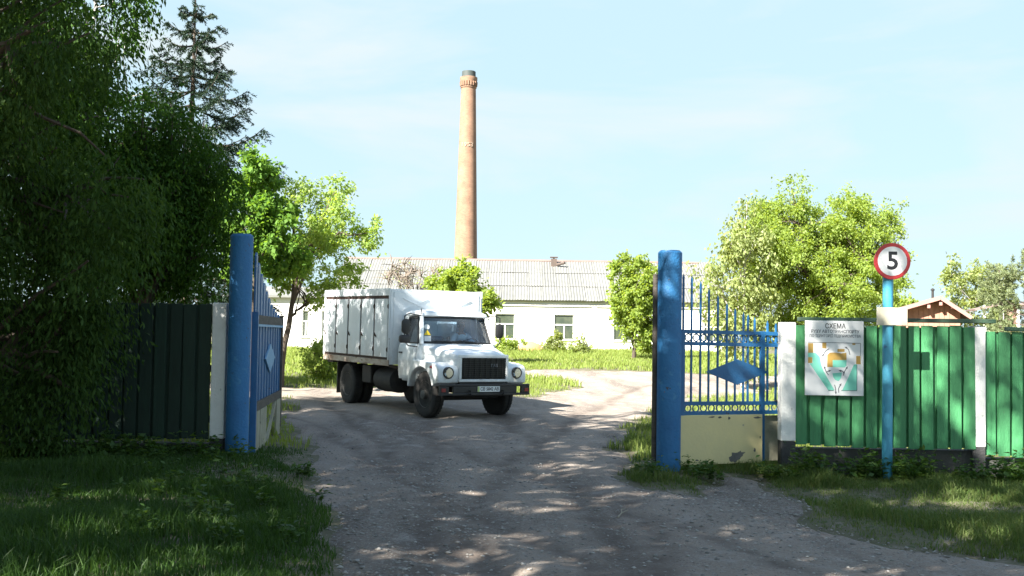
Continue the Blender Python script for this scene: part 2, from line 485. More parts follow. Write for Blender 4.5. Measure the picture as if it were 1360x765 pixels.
M['grass_shade'] = leaf_mat('lush grass', (0.026, 0.066, 0.012), (0.055, 0.112, 0.022), 0.4, 0.5, (1.3, 1.3, 0.5))  # blade colours lowered to carry the shade under the left trees
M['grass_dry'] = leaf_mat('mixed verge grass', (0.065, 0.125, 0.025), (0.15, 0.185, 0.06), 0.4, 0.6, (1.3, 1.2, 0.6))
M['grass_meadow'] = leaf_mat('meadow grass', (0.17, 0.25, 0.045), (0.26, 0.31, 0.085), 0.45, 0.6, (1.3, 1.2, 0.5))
M['weed'] = leaf_mat('weed leaves', (0.04, 0.095, 0.018), (0.085, 0.15, 0.035), 0.4)

def ground_mats():
    # soil and turf ground
    m = mat('turf and soil', (0.085, 0.085, 0.04), 0.95, (0.12, 0.10, 0.065), 1.3, [((0.17, 0.145, 0.11), 0.56, 2.2), ((0.05, 0.07, 0.02), 0.58, 9.0)], 0.8, 25, coord='Object')
    # gravel road: compacted earth, stones, darker wheel tracks
    r = bpy.data.materials.new('gravel road'); r.use_nodes = True
    t = r.node_tree; N = t.nodes; L = t.links
    b = N['Principled BSDF']; b.inputs['Roughness'].default_value = 0.95; b.inputs['Specular IOR Level'].default_value = 0.15
    tc = N.new('ShaderNodeTexCoord')
    def noise(scale, stretch=(1, 1, 1), det=6, rough=0.6, rz=0.0):
        mp = N.new('ShaderNodeMapping'); mp.inputs['Scale'].default_value = stretch; mp.inputs['Rotation'].default_value = (0, 0, rz)
        L.new(tc.outputs['Object'], mp.inputs['Vector'])
        n = N.new('ShaderNodeTexNoise'); n.inputs['Scale'].default_value = scale; n.inputs['Detail'].default_value = det; n.inputs['Roughness'].default_value = rough
        L.new(mp.outputs[0], n.inputs['Vector'])
        return n.outputs['Fac']
    def rng(v, a, bb, lo=0.0, hi=1.0):
        k = N.new('ShaderNodeMapRange'); k.inputs['From Min'].default_value = a; k.inputs['From Max'].default_value = bb
        k.inputs['To Min'].default_value = lo; k.inputs['To Max'].default_value = hi
        L.new(v, k.inputs['Value']); return k.outputs[0]
    def mix(fac, a, bcol):
        k = N.new('ShaderNodeMix'); k.data_type = 'RGBA'
        L.new(fac, k.inputs['Factor'])
        if isinstance(a, tuple): k.inputs['A'].default_value = (*a, 1)
        else: L.new(a, k.inputs['A'])
        k.inputs['B'].default_value = (*bcol, 1)
        return k.outputs['Result']
    c = mix(rng(noise(0.55), 0.35, 0.65), (0.25, 0.208, 0.174), (0.31, 0.255, 0.21))
    c = mix(rng(noise(0.8, (1.0, 0.16, 1), 7, 0.62, R(24)), 0.47, 0.62, 0, 0.9), c, (0.135, 0.112, 0.096))
    c = mix(rng(noise(2.6, det=8), 0.55, 0.68, 0, 0.8), c, (0.35, 0.315, 0.285))
    c = mix(rng(noise(26, det=4, rough=0.8), 0.52, 0.60, 0, 0.85), c, (0.31, 0.29, 0.265))
    c = mix(rng(noise(34, det=4, rough=0.8), 0.57, 0.64, 0, 0.75), c, (0.055, 0.051, 0.048))
    at = N.new('ShaderNodeAttribute'); at.attribute_name = 'track'
    mu = N.new('ShaderNodeMath'); mu.operation = 'MULTIPLY'; L.new(at.outputs['Fac'], mu.inputs[0]); L.new(rng(noise(3.0), 0.35, 0.6, 0.25, 0.9), mu.inputs[1])
    c = mix(mu.outputs[0], c, (0.125, 0.100, 0.085))
    L.new(c, b.inputs['Base Color'])
    bp = N.new('ShaderNodeBump'); bp.inputs['Strength'].default_value = 0.9; bp.inputs['Distance'].default_value = 0.03
    L.new(noise(22, det=8, rough=0.75), bp.inputs['Height']); L.new(bp.outputs[0], b.inputs['Normal'])
    return m, r
M['ground'], M['road'] = ground_mats()

# ------------------------------------------------------------------ ground and road
def xy(px, py):
    q = G(px, py); return (q.x, q.y)
ROAD = [(-1.2, -8), (-1.15, 4)] + [xy(*p) for p in
        [(450, 765), (438, 705), (420, 655), (403, 615), (388, 580), (377, 550), (372, 530)]]
ROAD += [(-9.5, 27.0), (-16.0, 27.5), (-16.0, 31.5), (-9.0, 31.5)]
ROAD += [xy(*p) for p in [(445, 516), (520, 515), (600, 521), (690, 527), (742, 520), (762, 511), (742, 504), (690, 500), (640, 496),
                          (690, 491), (760, 490), (870, 493), (960, 497), (1080, 500), (1080, 512), (960, 526), (905, 535), (874, 542),
                          (852, 556), (834, 582), (822, 608), (836, 632), (872, 648), (905, 656), (940, 655), (944, 632),
                          (1005, 630), (1012, 650), (1045, 662), (1100, 690), (1200, 718), (1360, 746)]]
ROAD += [(6.2, 7.0), (9.0, 3.0), (9.0, -8)]
ROADA = np.array(ROAD)

def inside(x, y, poly=ROADA):
    x = np.asarray(x, float); y = np.asarray(y, float)
    c = np.zeros(x.shape, bool)
    n = len(poly); j = n - 1
    for i in range(n):
        xi, yi = poly[i]; xj, yj = poly[j]
        k = (yi > y) != (yj > y)
        with np.errstate(divide='ignore', invalid='ignore'):
            xx = (xj - xi) * (y - yi) / (yj - yi + 1e-12) + xi
        c ^= k & (x < xx)
        j = i
    return c

def wob(x, y):
    return (vnoise(x * 1.3, y * 1.3, 1) - 0.5) * 0.5 + (vnoise(x * 5, y * 5, 2) - 0.5) * 0.16, (vnoise(x * 1.3, y * 1.3, 3) - 0.5) * 0.5 + (vnoise(x * 5, y * 5, 4) - 0.5) * 0.16

def in_road(x, y):
    dx, dy = wob(x, y)
    k = np.clip(y / 12.0, 0.6, 2.0)
    return inside(x + dx * k, y + dy * k)

TRACKS = []
for pl_ in ([(395, 543), (470, 562), (560, 605), (660, 648), (800, 700), (960, 775)], [(890, 512), (810, 555), (765, 610), (740, 680), (725, 790)], [(615, 548), (650, 600), (680, 680), (690, 790)], [(380, 528), (430, 580), (470, 650), (500, 790)]):
    q_ = np.array([xy(*p) for p in pl_])
    d_ = np.gradient(q_, axis=0); d_ /= np.linalg.norm(d_, axis=1, keepdims=True)
    nn_ = np.stack([-d_[:, 1], d_[:, 0]], 1)
    for sgn in (-0.8, 0.8): TRACKS.append(q_ + nn_ * sgn)

def track(x, y):
    x = np.asarray(x, float); y = np.asarray(y, float)
    out = np.zeros(np.shape(x))
    ox = (vnoise(x * 0.8, y * 0.8, 31) - 0.5) * 0.3
    for q in TRACKS:
        dm = np.full(np.shape(x), 9.0)
        for i in range(len(q) - 1):
            a, b = q[i], q[i + 1]; e = b - a
            t = np.clip(((x - a[0]) * e[0] + (y - a[1]) * e[1]) / (e @ e), 0, 1)
            dm = np.minimum(dm, np.hypot(x + ox - a[0] - t * e[0], y - a[1] - t * e[1]))
        out = np.maximum(out, np.exp(-(dm / 0.16) ** 2))
    return out

def road_h(x, y):
    u = x * math.cos(R(28)) + y * math.sin(R(28))
    v = -x * math.sin(R(28)) + y * math.cos(R(28))
    return (vnoise(x * 0.6, y * 0.6, 11) - 0.5) * 0.07 + (vnoise(u * 2.2, v * 0.35, 12) - 0.5) * 0.06 + (vnoise(x * 4, y * 4, 13) - 0.5) * 0.02 - 0.022 * track(x, y)

def turf_h(x, y):
    return (vnoise(x * 0.5, y * 0.5, 21) - 0.5) * 0.12 + (vnoise(x * 2.2, y * 2.2, 22) - 0.5) * 0.05

def grid_sheet(name, xs, ys, zf, m, keep=None):
    X, Y = np.meshgrid(xs, ys)
    Z = zf(X, Y)
    V = np.stack([X, Y, Z], 2).reshape(-1, 3)
    nx, ny = len(xs), len(ys)
    i = (np.arange(ny - 1)[:, None] * nx + np.arange(nx - 1)[None, :]).ravel()
    Q = np.stack([i, i + 1, i + nx + 1, i + nx], 1)
    if keep is not None:
        cx = 0.25 * (V[Q[:, 0], 0] + V[Q[:, 1], 0] + V[Q[:, 2], 0] + V[Q[:, 3], 0])
        cy = 0.25 * (V[Q[:, 0], 1] + V[Q[:, 1], 1] + V[Q[:, 2], 1] + V[Q[:, 3], 1])
        Q = Q[keep(cx, cy)]
        used = np.unique(Q); rm = np.full(len(V), -1); rm[used] = np.arange(len(used))
        V = V[used]; Q = rm[Q]
    me = np_mesh(name, V, Q.ravel(), np.full(len(Q), 4))
    me.polygons.foreach_set('use_smooth', np.ones(len(me.polygons), bool))
    return link(name, me, m)

def axis(lo, a, b, hi, step, far):
    return np.unique(np.concatenate([np.geomspace(1, a - lo + 1, far)[::-1] * -1 + a + 1, np.arange(a, b, step), np.geomspace(1, hi - b + 1, far) + b - 1]))

def edge(x, y, d):
    c = np.zeros(np.shape(x))
    for a in np.arange(8) * np.pi / 4: c = c + in_road(x + d * np.cos(a), y + d * np.sin(a))
    return c / 8.0

def surf(x, y):
    e = 0.5 * (edge(x, y, 0.3) + edge(x, y, 0.6))
    e = np.minimum(1, e * 1.6)
    return gz(x, y) + turf_h(x, y) * (1 - e) + road_h(x, y) * e

def ground_z(x, y):
    near = 1 - sstep(60, 90, np.maximum(np.abs(x) * 2, y))
    r = in_road(x, y)
    m = (np.abs(x) < 24) & (y > -9) & (y < 76)
    z = gz(x, y) + turf_h(x, y) * near
    z[m] = surf(x[m], y[m])
    return np.where(r, gz(x, y) + road_h(x, y) - 0.035, z - 0.004)
tag(grid_sheet('ground', axis(-900, -22, 22, 900, 0.25, 26), axis(-300, -9, 75, 1500, 0.3, 26), ground_z, M['ground']), kind='structure')
ro_ = tag(grid_sheet('road', np.arange(-16.5, 17, 0.1), np.arange(-8, 46, 0.12), lambda x, y: gz(x, y) + road_h(x, y) - 0.075 * (1 - edge(x, y, 0.14)) - 0.03 * (1 - edge(x, y, 0.3)), M['road'], in_road), kind='structure')
co_ = np.empty(len(ro_.data.vertices) * 3, np.float32); ro_.data.vertices.foreach_get('co', co_); co_ = co_.reshape(-1, 3)
at_ = ro_.data.attributes.new('track', 'FLOAT', 'POINT'); at_.data.foreach_set('value', track(co_[:, 0], co_[:, 1]).astype(np.float32))

# ------------------------------------------------------------------ trees
def tube_pts(a, b, sag, n=6, rng=None, jit=0.0):
    a = np.array(a, float); b = np.array(b, float)
    out = []
    for i in range(n):
        t = i / (n - 1)
        p = a + (b - a) * t
        p[2] += sag * math.sin(math.pi * t)
        if rng is not None and 0 < i < n - 1: p += rng.normal(0, jit, 3)
        out.append(p)
    return out

def broad_tree(name, label, base, height, cc, cr, nclus=60, clus_r=0.7, nleaf=20000, leaf=0.12, droop=0.2, m='lf_dark', bark='bark',
               trunk_r=0.15, lean=(0, 0), seed=1, cat='tree', group=None, nlimb=8, up0=0.3, hang=0.0, lw=0.55, floor=None, shell=0.5, twig_n=9, loose=0.35, bare=0.0):
    """cc, cr: crown centre and radii relative to the base."""
    rng = np.random.default_rng(seed)
    root = thing(name, label, cat, base, group=group)
    cc = np.array(cc, float); cr = np.array(cr, float)
    top = np.array([lean[0], lean[1], cc[2] + cr[2] * 0.25])
    def trunk_at(t):
        return np.array([top[0] * t ** 1.4, top[1] * t ** 1.4, top[2] * t])
    tb = MB()
    ts = np.linspace(0, 1, 9)
    tp = [trunk_at(t) + (rng.normal(0, trunk_r * 0.25, 3) * [1, 1, 0] if 0 < t < 1 else 0) for t in ts]
    tp[0] = tp[0] + np.array([0, 0, -0.15])
    tb.tube(tp, [trunk_r * (1.25 if t == 0 else 1.0) * (1 - 0.75 * t) + 0.01 for t in ts], 9)
    smooth(tb.build('trunk', M[bark], root), 60)
    # clusters
    C = []
    while len(C) < nclus:
        d = rng.normal(0, 1, 3); d /= np.linalg.norm(d)
        rad = rng.uniform(shell ** 3, 1) ** (1 / 3.0)
        p = cc + d * rad * cr * rng.uniform(0.86, 1.12)
        if floor is not None and p[2] < floor: continue
        C.append(p)
    C = np.array(C)
    # limbs by farthest-point choice
    idx = [int(np.argmax(C[:, 2]))]
    while len(idx) < min(nlimb, nclus):
        dd = np.min(np.linalg.norm(C[:, None] - C[idx][None], axis=2), axis=1)
        idx.append(int(np.argmax(dd)))
    tips = C[idx]
    own = np.argmin(np.linalg.norm(C[:, None] - tips[None], axis=2), axis=1)
    verts = []
    for k in range(len(tips)):
        mb = MB()
        t0 = rng.uniform(up0, 0.9)
        t0 = min(t0, max(up0, tips[k][2] / top[2] - 0.1))
        a = trunk_at(t0)
        pts = tube_pts(a, tips[k], np.linalg.norm(tips[k] - a) * 0.10, 7, rng, 0.05)
        r0 = trunk_r * (0.62 - 0.3 * t0)
        mb.tube(pts, [r0 * (1 - 0.82 * i / 6) + 0.006 for i in range(7)], 6)
        for j in np.where(own == k)[0]:
            if j == idx[k]: continue
            s = pts[rng.integers(2, 6)]
            q = tube_pts(s, C[j], 0.06 * np.linalg.norm(C[j] - s), 5, rng, 0.04)
            mb.tube(q, [r0 * 0.34 * (1 - 0.8 * i / 4) + 0.005 for i in range(5)], 5)
        for j in np.where(own == k)[0]:
            if bare:
                for _ in range(twig_n):
                    d = rng.normal(0, 1, 3); d[2] += 0.3; d /= np.linalg.norm(d)
                    e = C[j] + d * clus_r * rng.uniform(0.6, 1.3)
                    mb.tube(tube_pts(C[j], e, 0.05, 4, rng, 0.03), [0.026, 0.022, 0.018, 0.012], 3)
        smooth(mb.build('branch', M[bark], root), 60)
    wgt = rng.uniform(0.4, 1.6, nclus); wgt /= wgt.sum()
    for j in range(nclus):
        n = int(nleaf * wgt[j])
        if n < 1: continue
        tw = rng.normal(0, 1, (twig_n, 3)); tw[:, 2] = tw[:, 2] * 0.8 + 0.15 - droop * 0.6
        tw = unit(tw) * (clus_r * rng.uniform(0.65, 1.35, (twig_n, 1)))
        ti = rng.integers(0, twig_n, n); t = rng.uniform(0.15, 1, (n, 1)) ** 0.7
        jit = rng.normal(0, 1, (n, 3)) * clus_r * loose * 0.5
        p = C[j] + tw[ti] * t + jit
        if hang:
            h = rng.uniform(0, 1, (n, 1)) * hang * rng.uniform(0.3, 1.0, (twig_n, 1))[ti]
            p[:, 2:3] -= h
        D = unit(tw[ti]) * 0.6 + rng.normal(0, 0.6, (n, 3)); D[:, 2] -= droop * 1.6
        Nn = rng.normal(0, 0.6, (n, 3)); Nn[:, 2] += 1.0 - droop * 0.5
        L = leaf * rng.uniform(0.6, 1.3, n)
        if floor is not None: p[:, 2] = np.maximum(p[:, 2], floor - 0.9 + rng.uniform(0, 0.5, n))
        verts.append(leaf_arrays(p, D, Nn, L, L * lw))
    if verts:
        link('crown', leaf_mesh('crown', np.concatenate(verts)), M[m], root)
    return root

def spruce(base, height, rmax, seed=3):
    rng = np.random.default_rng(seed)
    root = thing('spruce_tree', 'tall dark spruce with bare-tipped leader rising beside the leafy trees', 'tree', base)
    tb = MB(); tb.tube([(0, 0, -0.2), (0, 0, height * 0.5), (0.03, 0, height)], [0.16, 0.09, 0.015], 8)
    smooth(tb.build('trunk', M['bark'], root))
    verts = []; tw = MB()
    z = 1.6
    while z < height - 0.15:
        f = 1 - z / height
        rr = (0.26 + 0.50 * (height - z) ** 1.0) * rng.uniform(0.8, 1.1); rr = min(rr, rmax)
        nb = rng.integers(4, 7)
        a0 = rng.uniform(0, 6.28)
        for k in range(nb):
            a = a0 + k * 6.283 / nb + rng.normal(0, 0.2)
            L = rr * rng.uniform(0.7, 1.15)
            n = 10
            t = np.linspace(0, 1, n)
            rise = -0.30 * L * np.sin(t * 2.2) * (0.4 + f) + 0.32 * L * t ** 2 * (1.2 - f)
            pts = np.stack([np.cos(a) * L * t, np.sin(a) * L * t, z + rise], 1)
            tw.tube([tuple(q) for q in pts], list(0.022 * (1 - 0.8 * t) + 0.004), 4)
            # side twigs with needles
            for q in range(int(10 + (18 if z > 6.5 else 20) * L)):
                tt = rng.uniform(0.15, 1.0)
                s = np.array([np.interp(tt, t, pts[:, c]) for c in range(3)])
                side = rng.choice([-1, 1])
                d = np.array([math.cos(a + side * rng.uniform(0.5, 1.0)), math.sin(a + side * rng.uniform(0.5, 1.0)), rng.uniform(-0.55, 0.1)])
                l2 = L * 0.36 * (1.15 - tt * 0.8) * rng.uniform(0.6, 1.1) + 0.08
                m = int(12 + l2 * 60)
                u = rng.uniform(0, 1, (m, 1))
                p = s + d * u * l2 - np.array([0, 0, 1]) * (u ** 2) * l2 * 0.25
                D = d[None] * 0.9 + rng.normal(0, 0.55, (m, 3))
                verts.append(leaf_arrays(p, D, rng.normal(0, 1, (m, 3)), 0.075 * rng.uniform(0.7, 1.3, m), 0.022))
        z += rng.uniform(0.30, 0.46)
    m = 160
    p = np.stack([rng.normal(0, 0.01, m), rng.normal(0, 0.01, m), rng.uniform(height - 0.7, height + 0.05, m)], 1)
    D = rng.normal(0, 0.5, (m, 3)); D[:, 2] += 0.8
    verts.append(leaf_arrays(p, D, rng.normal(0, 1, (m, 3)), np.full(m, 0.09), 0.022))
    smooth(tw.build('branch', M['bark'], root))
    link('crown', leaf_mesh('crown', np.concatenate(verts)), M['lf_spruce'], root)
    return root

def pine(name, label, base, height, rad, seed, nclus=26, m='lf_pine'):
    rng = np.random.default_rng(seed)
    root = thing(name, label, 'tree', base)
    tb = MB(); tb.tube([(0, 0, -0.2), (0.05, 0, height * 0.5), (0, 0.05, height)], [0.16, 0.1, 0.02], 8)
    smooth(tb.build('trunk', M['bark'], root))
    verts = []
    mb = MB()
    for k in range(nclus):
        z = height * rng.uniform(0.22, 1.0); f = 1 - z / height
        a = rng.uniform(0, 6.28); L = rad * (0.15 + 0.95 * math.sqrt(f)) * rng.uniform(0.6, 1.1)
        e = np.array([math.cos(a) * L, math.sin(a) * L, z + 0.45 * L])
        mb.tube(tube_pts((0, 0, z), e, -0.08 * L, 5), [0.04, 0.03, 0.022, 0.016, 0.01], 5)
        for q in range(8):
            s = np.array([0, 0, z]) + (e - np.array([0, 0, z])) * rng.uniform(0.35, 1.05) + rng.normal(0, 0.14, 3)
            d = np.array([math.cos(a), math.sin(a), 0.9]) + rng.normal(0, 0.5, 3); d /= np.linalg.norm(d)
            n = 70
            u = rng.uniform(0, 1, (n, 1))
            p = s + d * u * 0.45
            verts.append(leaf_arrays(p, d[None] * 0.7 + rng.normal(0, 0.6, (n, 3)), rng.normal(0, 1, (n, 3)), 0.15 * rng.uniform(0.7, 1.2, n), 0.028))
    smooth(mb.build('branch', M['bark'], root))
    link('crown', leaf_mesh('crown', np.concatenate(verts)), M[m], root)
    return root

#@@TREES
LT = 'trees standing behind the left fence'
broad_tree('willow_tree', 'drooping grey-green tree hanging down in front of the left fence', (-7.6, 13.3, float(gz(-7.6, 13.3))), 8.5, (0.75, -0.2, 3.8), (2.45, 1.3, 4.2),
           nclus=165, clus_r=0.5, nleaf=105000, leaf=0.085, droop=0.8, m='lf_willow', trunk_r=0.2, seed=5, hang=1.1, lw=0.32, floor=0.6, shell=0.3, nlimb=9, up0=0.25)
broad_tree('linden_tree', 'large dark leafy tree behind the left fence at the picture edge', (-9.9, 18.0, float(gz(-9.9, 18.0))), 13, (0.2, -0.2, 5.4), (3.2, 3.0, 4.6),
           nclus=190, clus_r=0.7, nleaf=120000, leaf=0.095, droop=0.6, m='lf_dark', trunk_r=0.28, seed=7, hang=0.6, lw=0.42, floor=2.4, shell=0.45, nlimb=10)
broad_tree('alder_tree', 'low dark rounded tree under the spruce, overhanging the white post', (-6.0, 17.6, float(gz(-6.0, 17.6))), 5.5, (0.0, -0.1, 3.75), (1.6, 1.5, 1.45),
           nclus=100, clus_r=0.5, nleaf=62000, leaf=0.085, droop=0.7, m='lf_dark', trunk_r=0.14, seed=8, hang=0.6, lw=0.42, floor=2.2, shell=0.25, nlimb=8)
sp_ = spruce((-9.25, 31.0, float(gz(-9.25, 31.0)) - 0.3), 9.7, 2.2)
sp_.scale = (1.16, 1.16, 1.17)
broad_tree('dapple_birch_tree', 'slender thin-leaved birch added among the left trees to dapple the truck box', (-8.3, 20.6, float(gz(-8.3, 20.6))), 9, (0, 0, 6.0), (1.7, 1.7, 3.4),
           nclus=60, clus_r=0.5, nleaf=12000, leaf=0.10, droop=0.6, m='lf_dark', bark='bark_birch', trunk_r=0.09, seed=61, lw=0.6, shell=0.2, nlimb=8)  # added tree, hidden in the mass, breaks sunlight on the truck box into dapples
broad_tree('maple_tree', 'small bright green maple behind the blue gate post', (-6.75, 28.5, float(gz(-6.75, 28.5))), 6.2, (0.0, 0.0, 4.4), (1.35, 1.3, 1.65),
           nclus=40, clus_r=0.42, nleaf=13000, leaf=0.13, droop=0.3, m='lf_mid', trunk_r=0.09, seed=9, lw=0.75, shell=0.3, nlimb=6)

# trees beside the lane outside the picture: they throw the shade the photograph shows
shade_src = broad_tree('lime_tree', 'tall spreading lime tree at the lane side, shading the gateway', (-9.8, 7.2, float(gz(-9.8, 7.2))), 15, (0.4, 0.0, 9.4), (4.6, 4.6, 5.0),
           nclus=84, clus_r=0.75, nleaf=12500, leaf=0.2, droop=0.3, m='lf_dark', trunk_r=0.34, seed=21, lw=0.6, shell=0.2, nlimb=9, group='lime trees along the lane')
for (x, y, s, rz) in [(-8.6, 11.6, 1.05, 4.46), (-3.0, 1.0, 1.0, 0.59), (-14.5, 2.0, 1.15, 2.71), (-6.3, 4.3, 1.06, 4.22), (-8.8, -2.5, 1.1, 1.73)]:
    c = copy_tree(shade_src)
    c.location = (x, y, float(gz(x, y))); c.rotation_euler = (0, 0, rz); c.scale = (s, s, s)
shade_src.rotation_euler = (0, 0, 2.3)
#@@TREES_END

q = on_ground(373, 31.0)
broad_tree('apple_tree', 'fruit tree with dark leaning limbs and light green leaves behind the left gate leaf', q, 6.3, (0.75, 0.3, 4.15), (1.85, 1.3, 1.75),
           nclus=60, clus_r=0.38, nleaf=14500, leaf=0.11, droop=0.3, m='lf_apple', trunk_r=0.095, lean=(0.75, 0.2), seed=31, lw=0.6, shell=0.35, nlimb=8, up0=0.3, loose=0.4)
q = on_ground(553, 60.0)
broad_tree('bare_tree', 'nearly leafless pale twiggy tree in front of the long roof', q, 4.9, (-0.2, 0.0, 3.6), (2.0, 1.2, 1.6),
           nclus=46, clus_r=0.6, nleaf=350, leaf=0.12, m='lf_birch', bark='dry_bark', trunk_r=0.09, seed=33, twig_n=12, bare=1.0, nlimb=7)
q = on_ground(606, 50.0)
broad_tree('lilac_bush', 'round bright green bush behind the white truck box', q, 4.2, (0.0, 0.0, 2.9), (1.6, 1.2, 1.45),
           nclus=46, clus_r=0.45, nleaf=11000, leaf=0.19, m='lf_bright', trunk_r=0.07, seed=35, lw=0.6, cat='shrub', nlimb=7, up0=0.12)
q = on_ground(842, 58.0)
broad_tree('plum_tree', 'small light green tree against the white wall, left of the blue post', q, 6.0, (0.1, 0.0, 3.2), (1.5, 1.2, 2.6),
           nclus=60, clus_r=0.5, nleaf=15000, leaf=0.19, m='lf_bright', trunk_r=0.10, seed=37, lw=0.6, nlimb=8, up0=0.15, droop=0.3, shell=0.25)
q = on_ground(1085, 40.0)
broad_tree('ash_tree', 'big bright green tree crown rising behind the green fence', q, 8.3, (0.15, 0.0, 4.5), (3.0, 2.4, 3.1),
           nclus=190, clus_r=0.55, nleaf=110000, leaf=0.105, m='lf_bright', trunk_r=0.2, seed=39, lw=0.6, nlimb=11, up0=0.2, droop=0.3, shell=0.35)
q = on_ground(988, 38.0)
broad_tree('birch_tree', 'thin pale birch with loose hanging leaves behind the picket gate', q, 7.0, (-0.2, 0.0, 3.7), (1.25, 1.1, 3.0),
           nclus=55, clus_r=0.5, nleaf=9500, leaf=0.14, m='lf_birch', bark='bark_birch', trunk_r=0.08, seed=41, lw=0.6, nlimb=8, up0=0.25, droop=0.7, hang=0.5, shell=0.2, loose=0.5)
q = on_ground(1362, 44.0)
pine('pine_tree', 'bushy grey-green pine at the far right over the fence', q, 5.4, 1.25, 43, 34)
q = on_ground(1328, 47.0)
pine('young_pine_tree', 'slim pale young pine just left of the bushy pine', q, 4.7, 0.75, 44, 18)
q = on_ground(1290, 62.0)
broad_tree('far_birch_tree', 'hazy pale tree behind the brown gabled house', q, 5.6, (0.0, 0, 3.4), (2.1, 1.5, 2.2), nclus=45, clus_r=0.6, nleaf=7000, leaf=0.2, m='lf_birch', bark='bark_birch', trunk_r=0.09, seed=45, nlimb=7)
q = on_ground(1195, 60.0)
broad_tree('hazel_bush', 'low green bush between the big crown and the brown gable', q, 4.0, (0.0, 0, 2.3), (1.2, 1.2, 1.6), nclus=26, clus_r=0.5, nleaf=5000, leaf=0.2, m='lf_bright', trunk_r=0.06, seed=46, cat='shrub', nlimb=6, up0=0.15)
q = on_ground(436, 33.5)
broad_tree('elder_bush', 'low yellow-green bush behind the rear corner of the truck', q, 1.6, (-0.1, 0, 0.75), (0.65, 0.6, 0.75), nclus=26, clus_r=0.28, nleaf=4200, leaf=0.10, m='lf_bright', trunk_r=0.04, seed=47, cat='shrub', nlimb=6, up0=0.1, lw=0.5)
for i, (px, Y, h, lab) in enumerate([(676, 67.0, 0.9, 'low weedy bush under the window nearest the truck cab'), (738, 67.0, 1.35, 'pointed green bush under the left edge of the second window'),
                                   (771, 66.0, 1.0, 'small round bush on the grass below the stained wall'), (1004, 60.0, 1.2, 'low bush seen between the gate pickets by the birch')]):
    q = on_ground(px, Y)
    broad_tree('garden_bush', lab, q, h, (0, 0, h * 0.5), (0.9 if i == 0 else 0.55, 0.5, h * 0.5), nclus=14, clus_r=0.30, nleaf=1300, leaf=0.15, m='lf_birch' if i in (1, 2) else 'lf_bright', trunk_r=0.03, seed=50 + i, cat='shrub', nlimb=5, up0=0.1, group='bushes along the white building')

# ------------------------------------------------------------------ text
def text(name, body, size, m, parent, Mx, extrude=0.002, bold=0.0, align='CENTER'):
    cu = bpy.data.curves.new(name, 'FONT')
    cu.body = body; cu.size = size; cu.align_x = align; cu.align_y = 'CENTER'; cu.extrude = extrude; cu.offset = bold
    cu.resolution_u = 3
    tmp = bpy.data.objects.new(name + '_curve', cu); COL.objects.link(tmp)
    dg = bpy.context.evaluated_depsgraph_get(); dg.update()
    me = bpy.data.meshes.new_from_object(tmp.evaluated_get(dg))
    bpy.data.objects.remove(tmp); bpy.data.curves.remove(cu)
    me.materials.clear()
    o = link(name, me, m, parent)
    o.matrix_local = Mx
    return o

def frame_mat(o, ex, ey):
    """matrix whose local x, y axes are ex, ey (text plane)."""
    ex = Vector(ex).normalized(); ey = Vector(ey).normalized(); ez = ex.cross(ey)
    m = Matrix((ex, ey, ez)).transposed().to_4x4()
    m.translation = Vector(o)
    return m

# ------------------------------------------------------------------ buildings
def facade(mb, x0, x1, z0, z1, y, holes, t=0.22):
    xs = sorted({x0, x1, *[h[0] for h in holes], *[h[1] for h in holes]})
    zs = sorted({z0, z1, *[h[2] for h in holes], *[h[3] for h in holes]})
    for i in range(len(xs) - 1):
        for j in range(len(zs) - 1):
            cx = (xs[i] + xs[i + 1]) / 2; cz = (zs[j] + zs[j + 1]) / 2
            if any(h[0] < cx < h[1] and h[2] < cz < h[3] for h in holes): continue
            mb.add([(xs[i], y, zs[j]), (xs[i + 1], y, zs[j]), (xs[i + 1], y, zs[j + 1]), (xs[i], y, zs[j + 1])], [(0, 1, 2, 3)])
    for (a, b, c, d) in holes:
        mb.add([(a, y, c), (b, y, c), (b, y, d), (a, y, d), (a, y + t, c), (b, y + t, c), (b, y + t, d), (a, y + t, d)],
               [(0, 1, 5, 4), (1, 2, 6, 5), (2, 3, 7, 6), (3, 0, 4, 7)])

def window_part(root, a, b, c, d, y):
    fr = MB(); k = 0.07
    yy0, yy1 = y + 0.10, y + 0.18
    fr.box(a, a + k, yy0, yy1, c, d); fr.box(b - k, b, yy0, yy1, c, d)
    fr.box(a + k, b - k, yy0, yy1, c, c + k); fr.box(a + k, b - k, yy0, yy1, d - k, d)
    zt = c + (d - c) * 0.60
    fr.box(a + k, b - k, yy0 - 0.01, yy1, zt - 0.04, zt + 0.04)
    xm = (a + b) / 2
    fr.box(xm - 0.035, xm + 0.035, yy0 + 0.005, yy1, c + k, zt - 0.04)
    w_ = fr.build('window', M['win_white'], root)
    for (p, q_, r, s) in ((a + k, xm - 0.035, c + k, zt - 0.04), (xm + 0.035, b - k, c + k, zt - 0.04), (a + k, b - k, zt + 0.04, d - k)):
        MB().box(p, q_, y + 0.14, y + 0.155, r, s).build('pane', M['pane'], w_)
    MB().box(a - 0.08, b + 0.08, y - 0.07, y + 0.10, c - 0.06, c - 0.002).build('sill', M['cornice'], w_)
    return w_

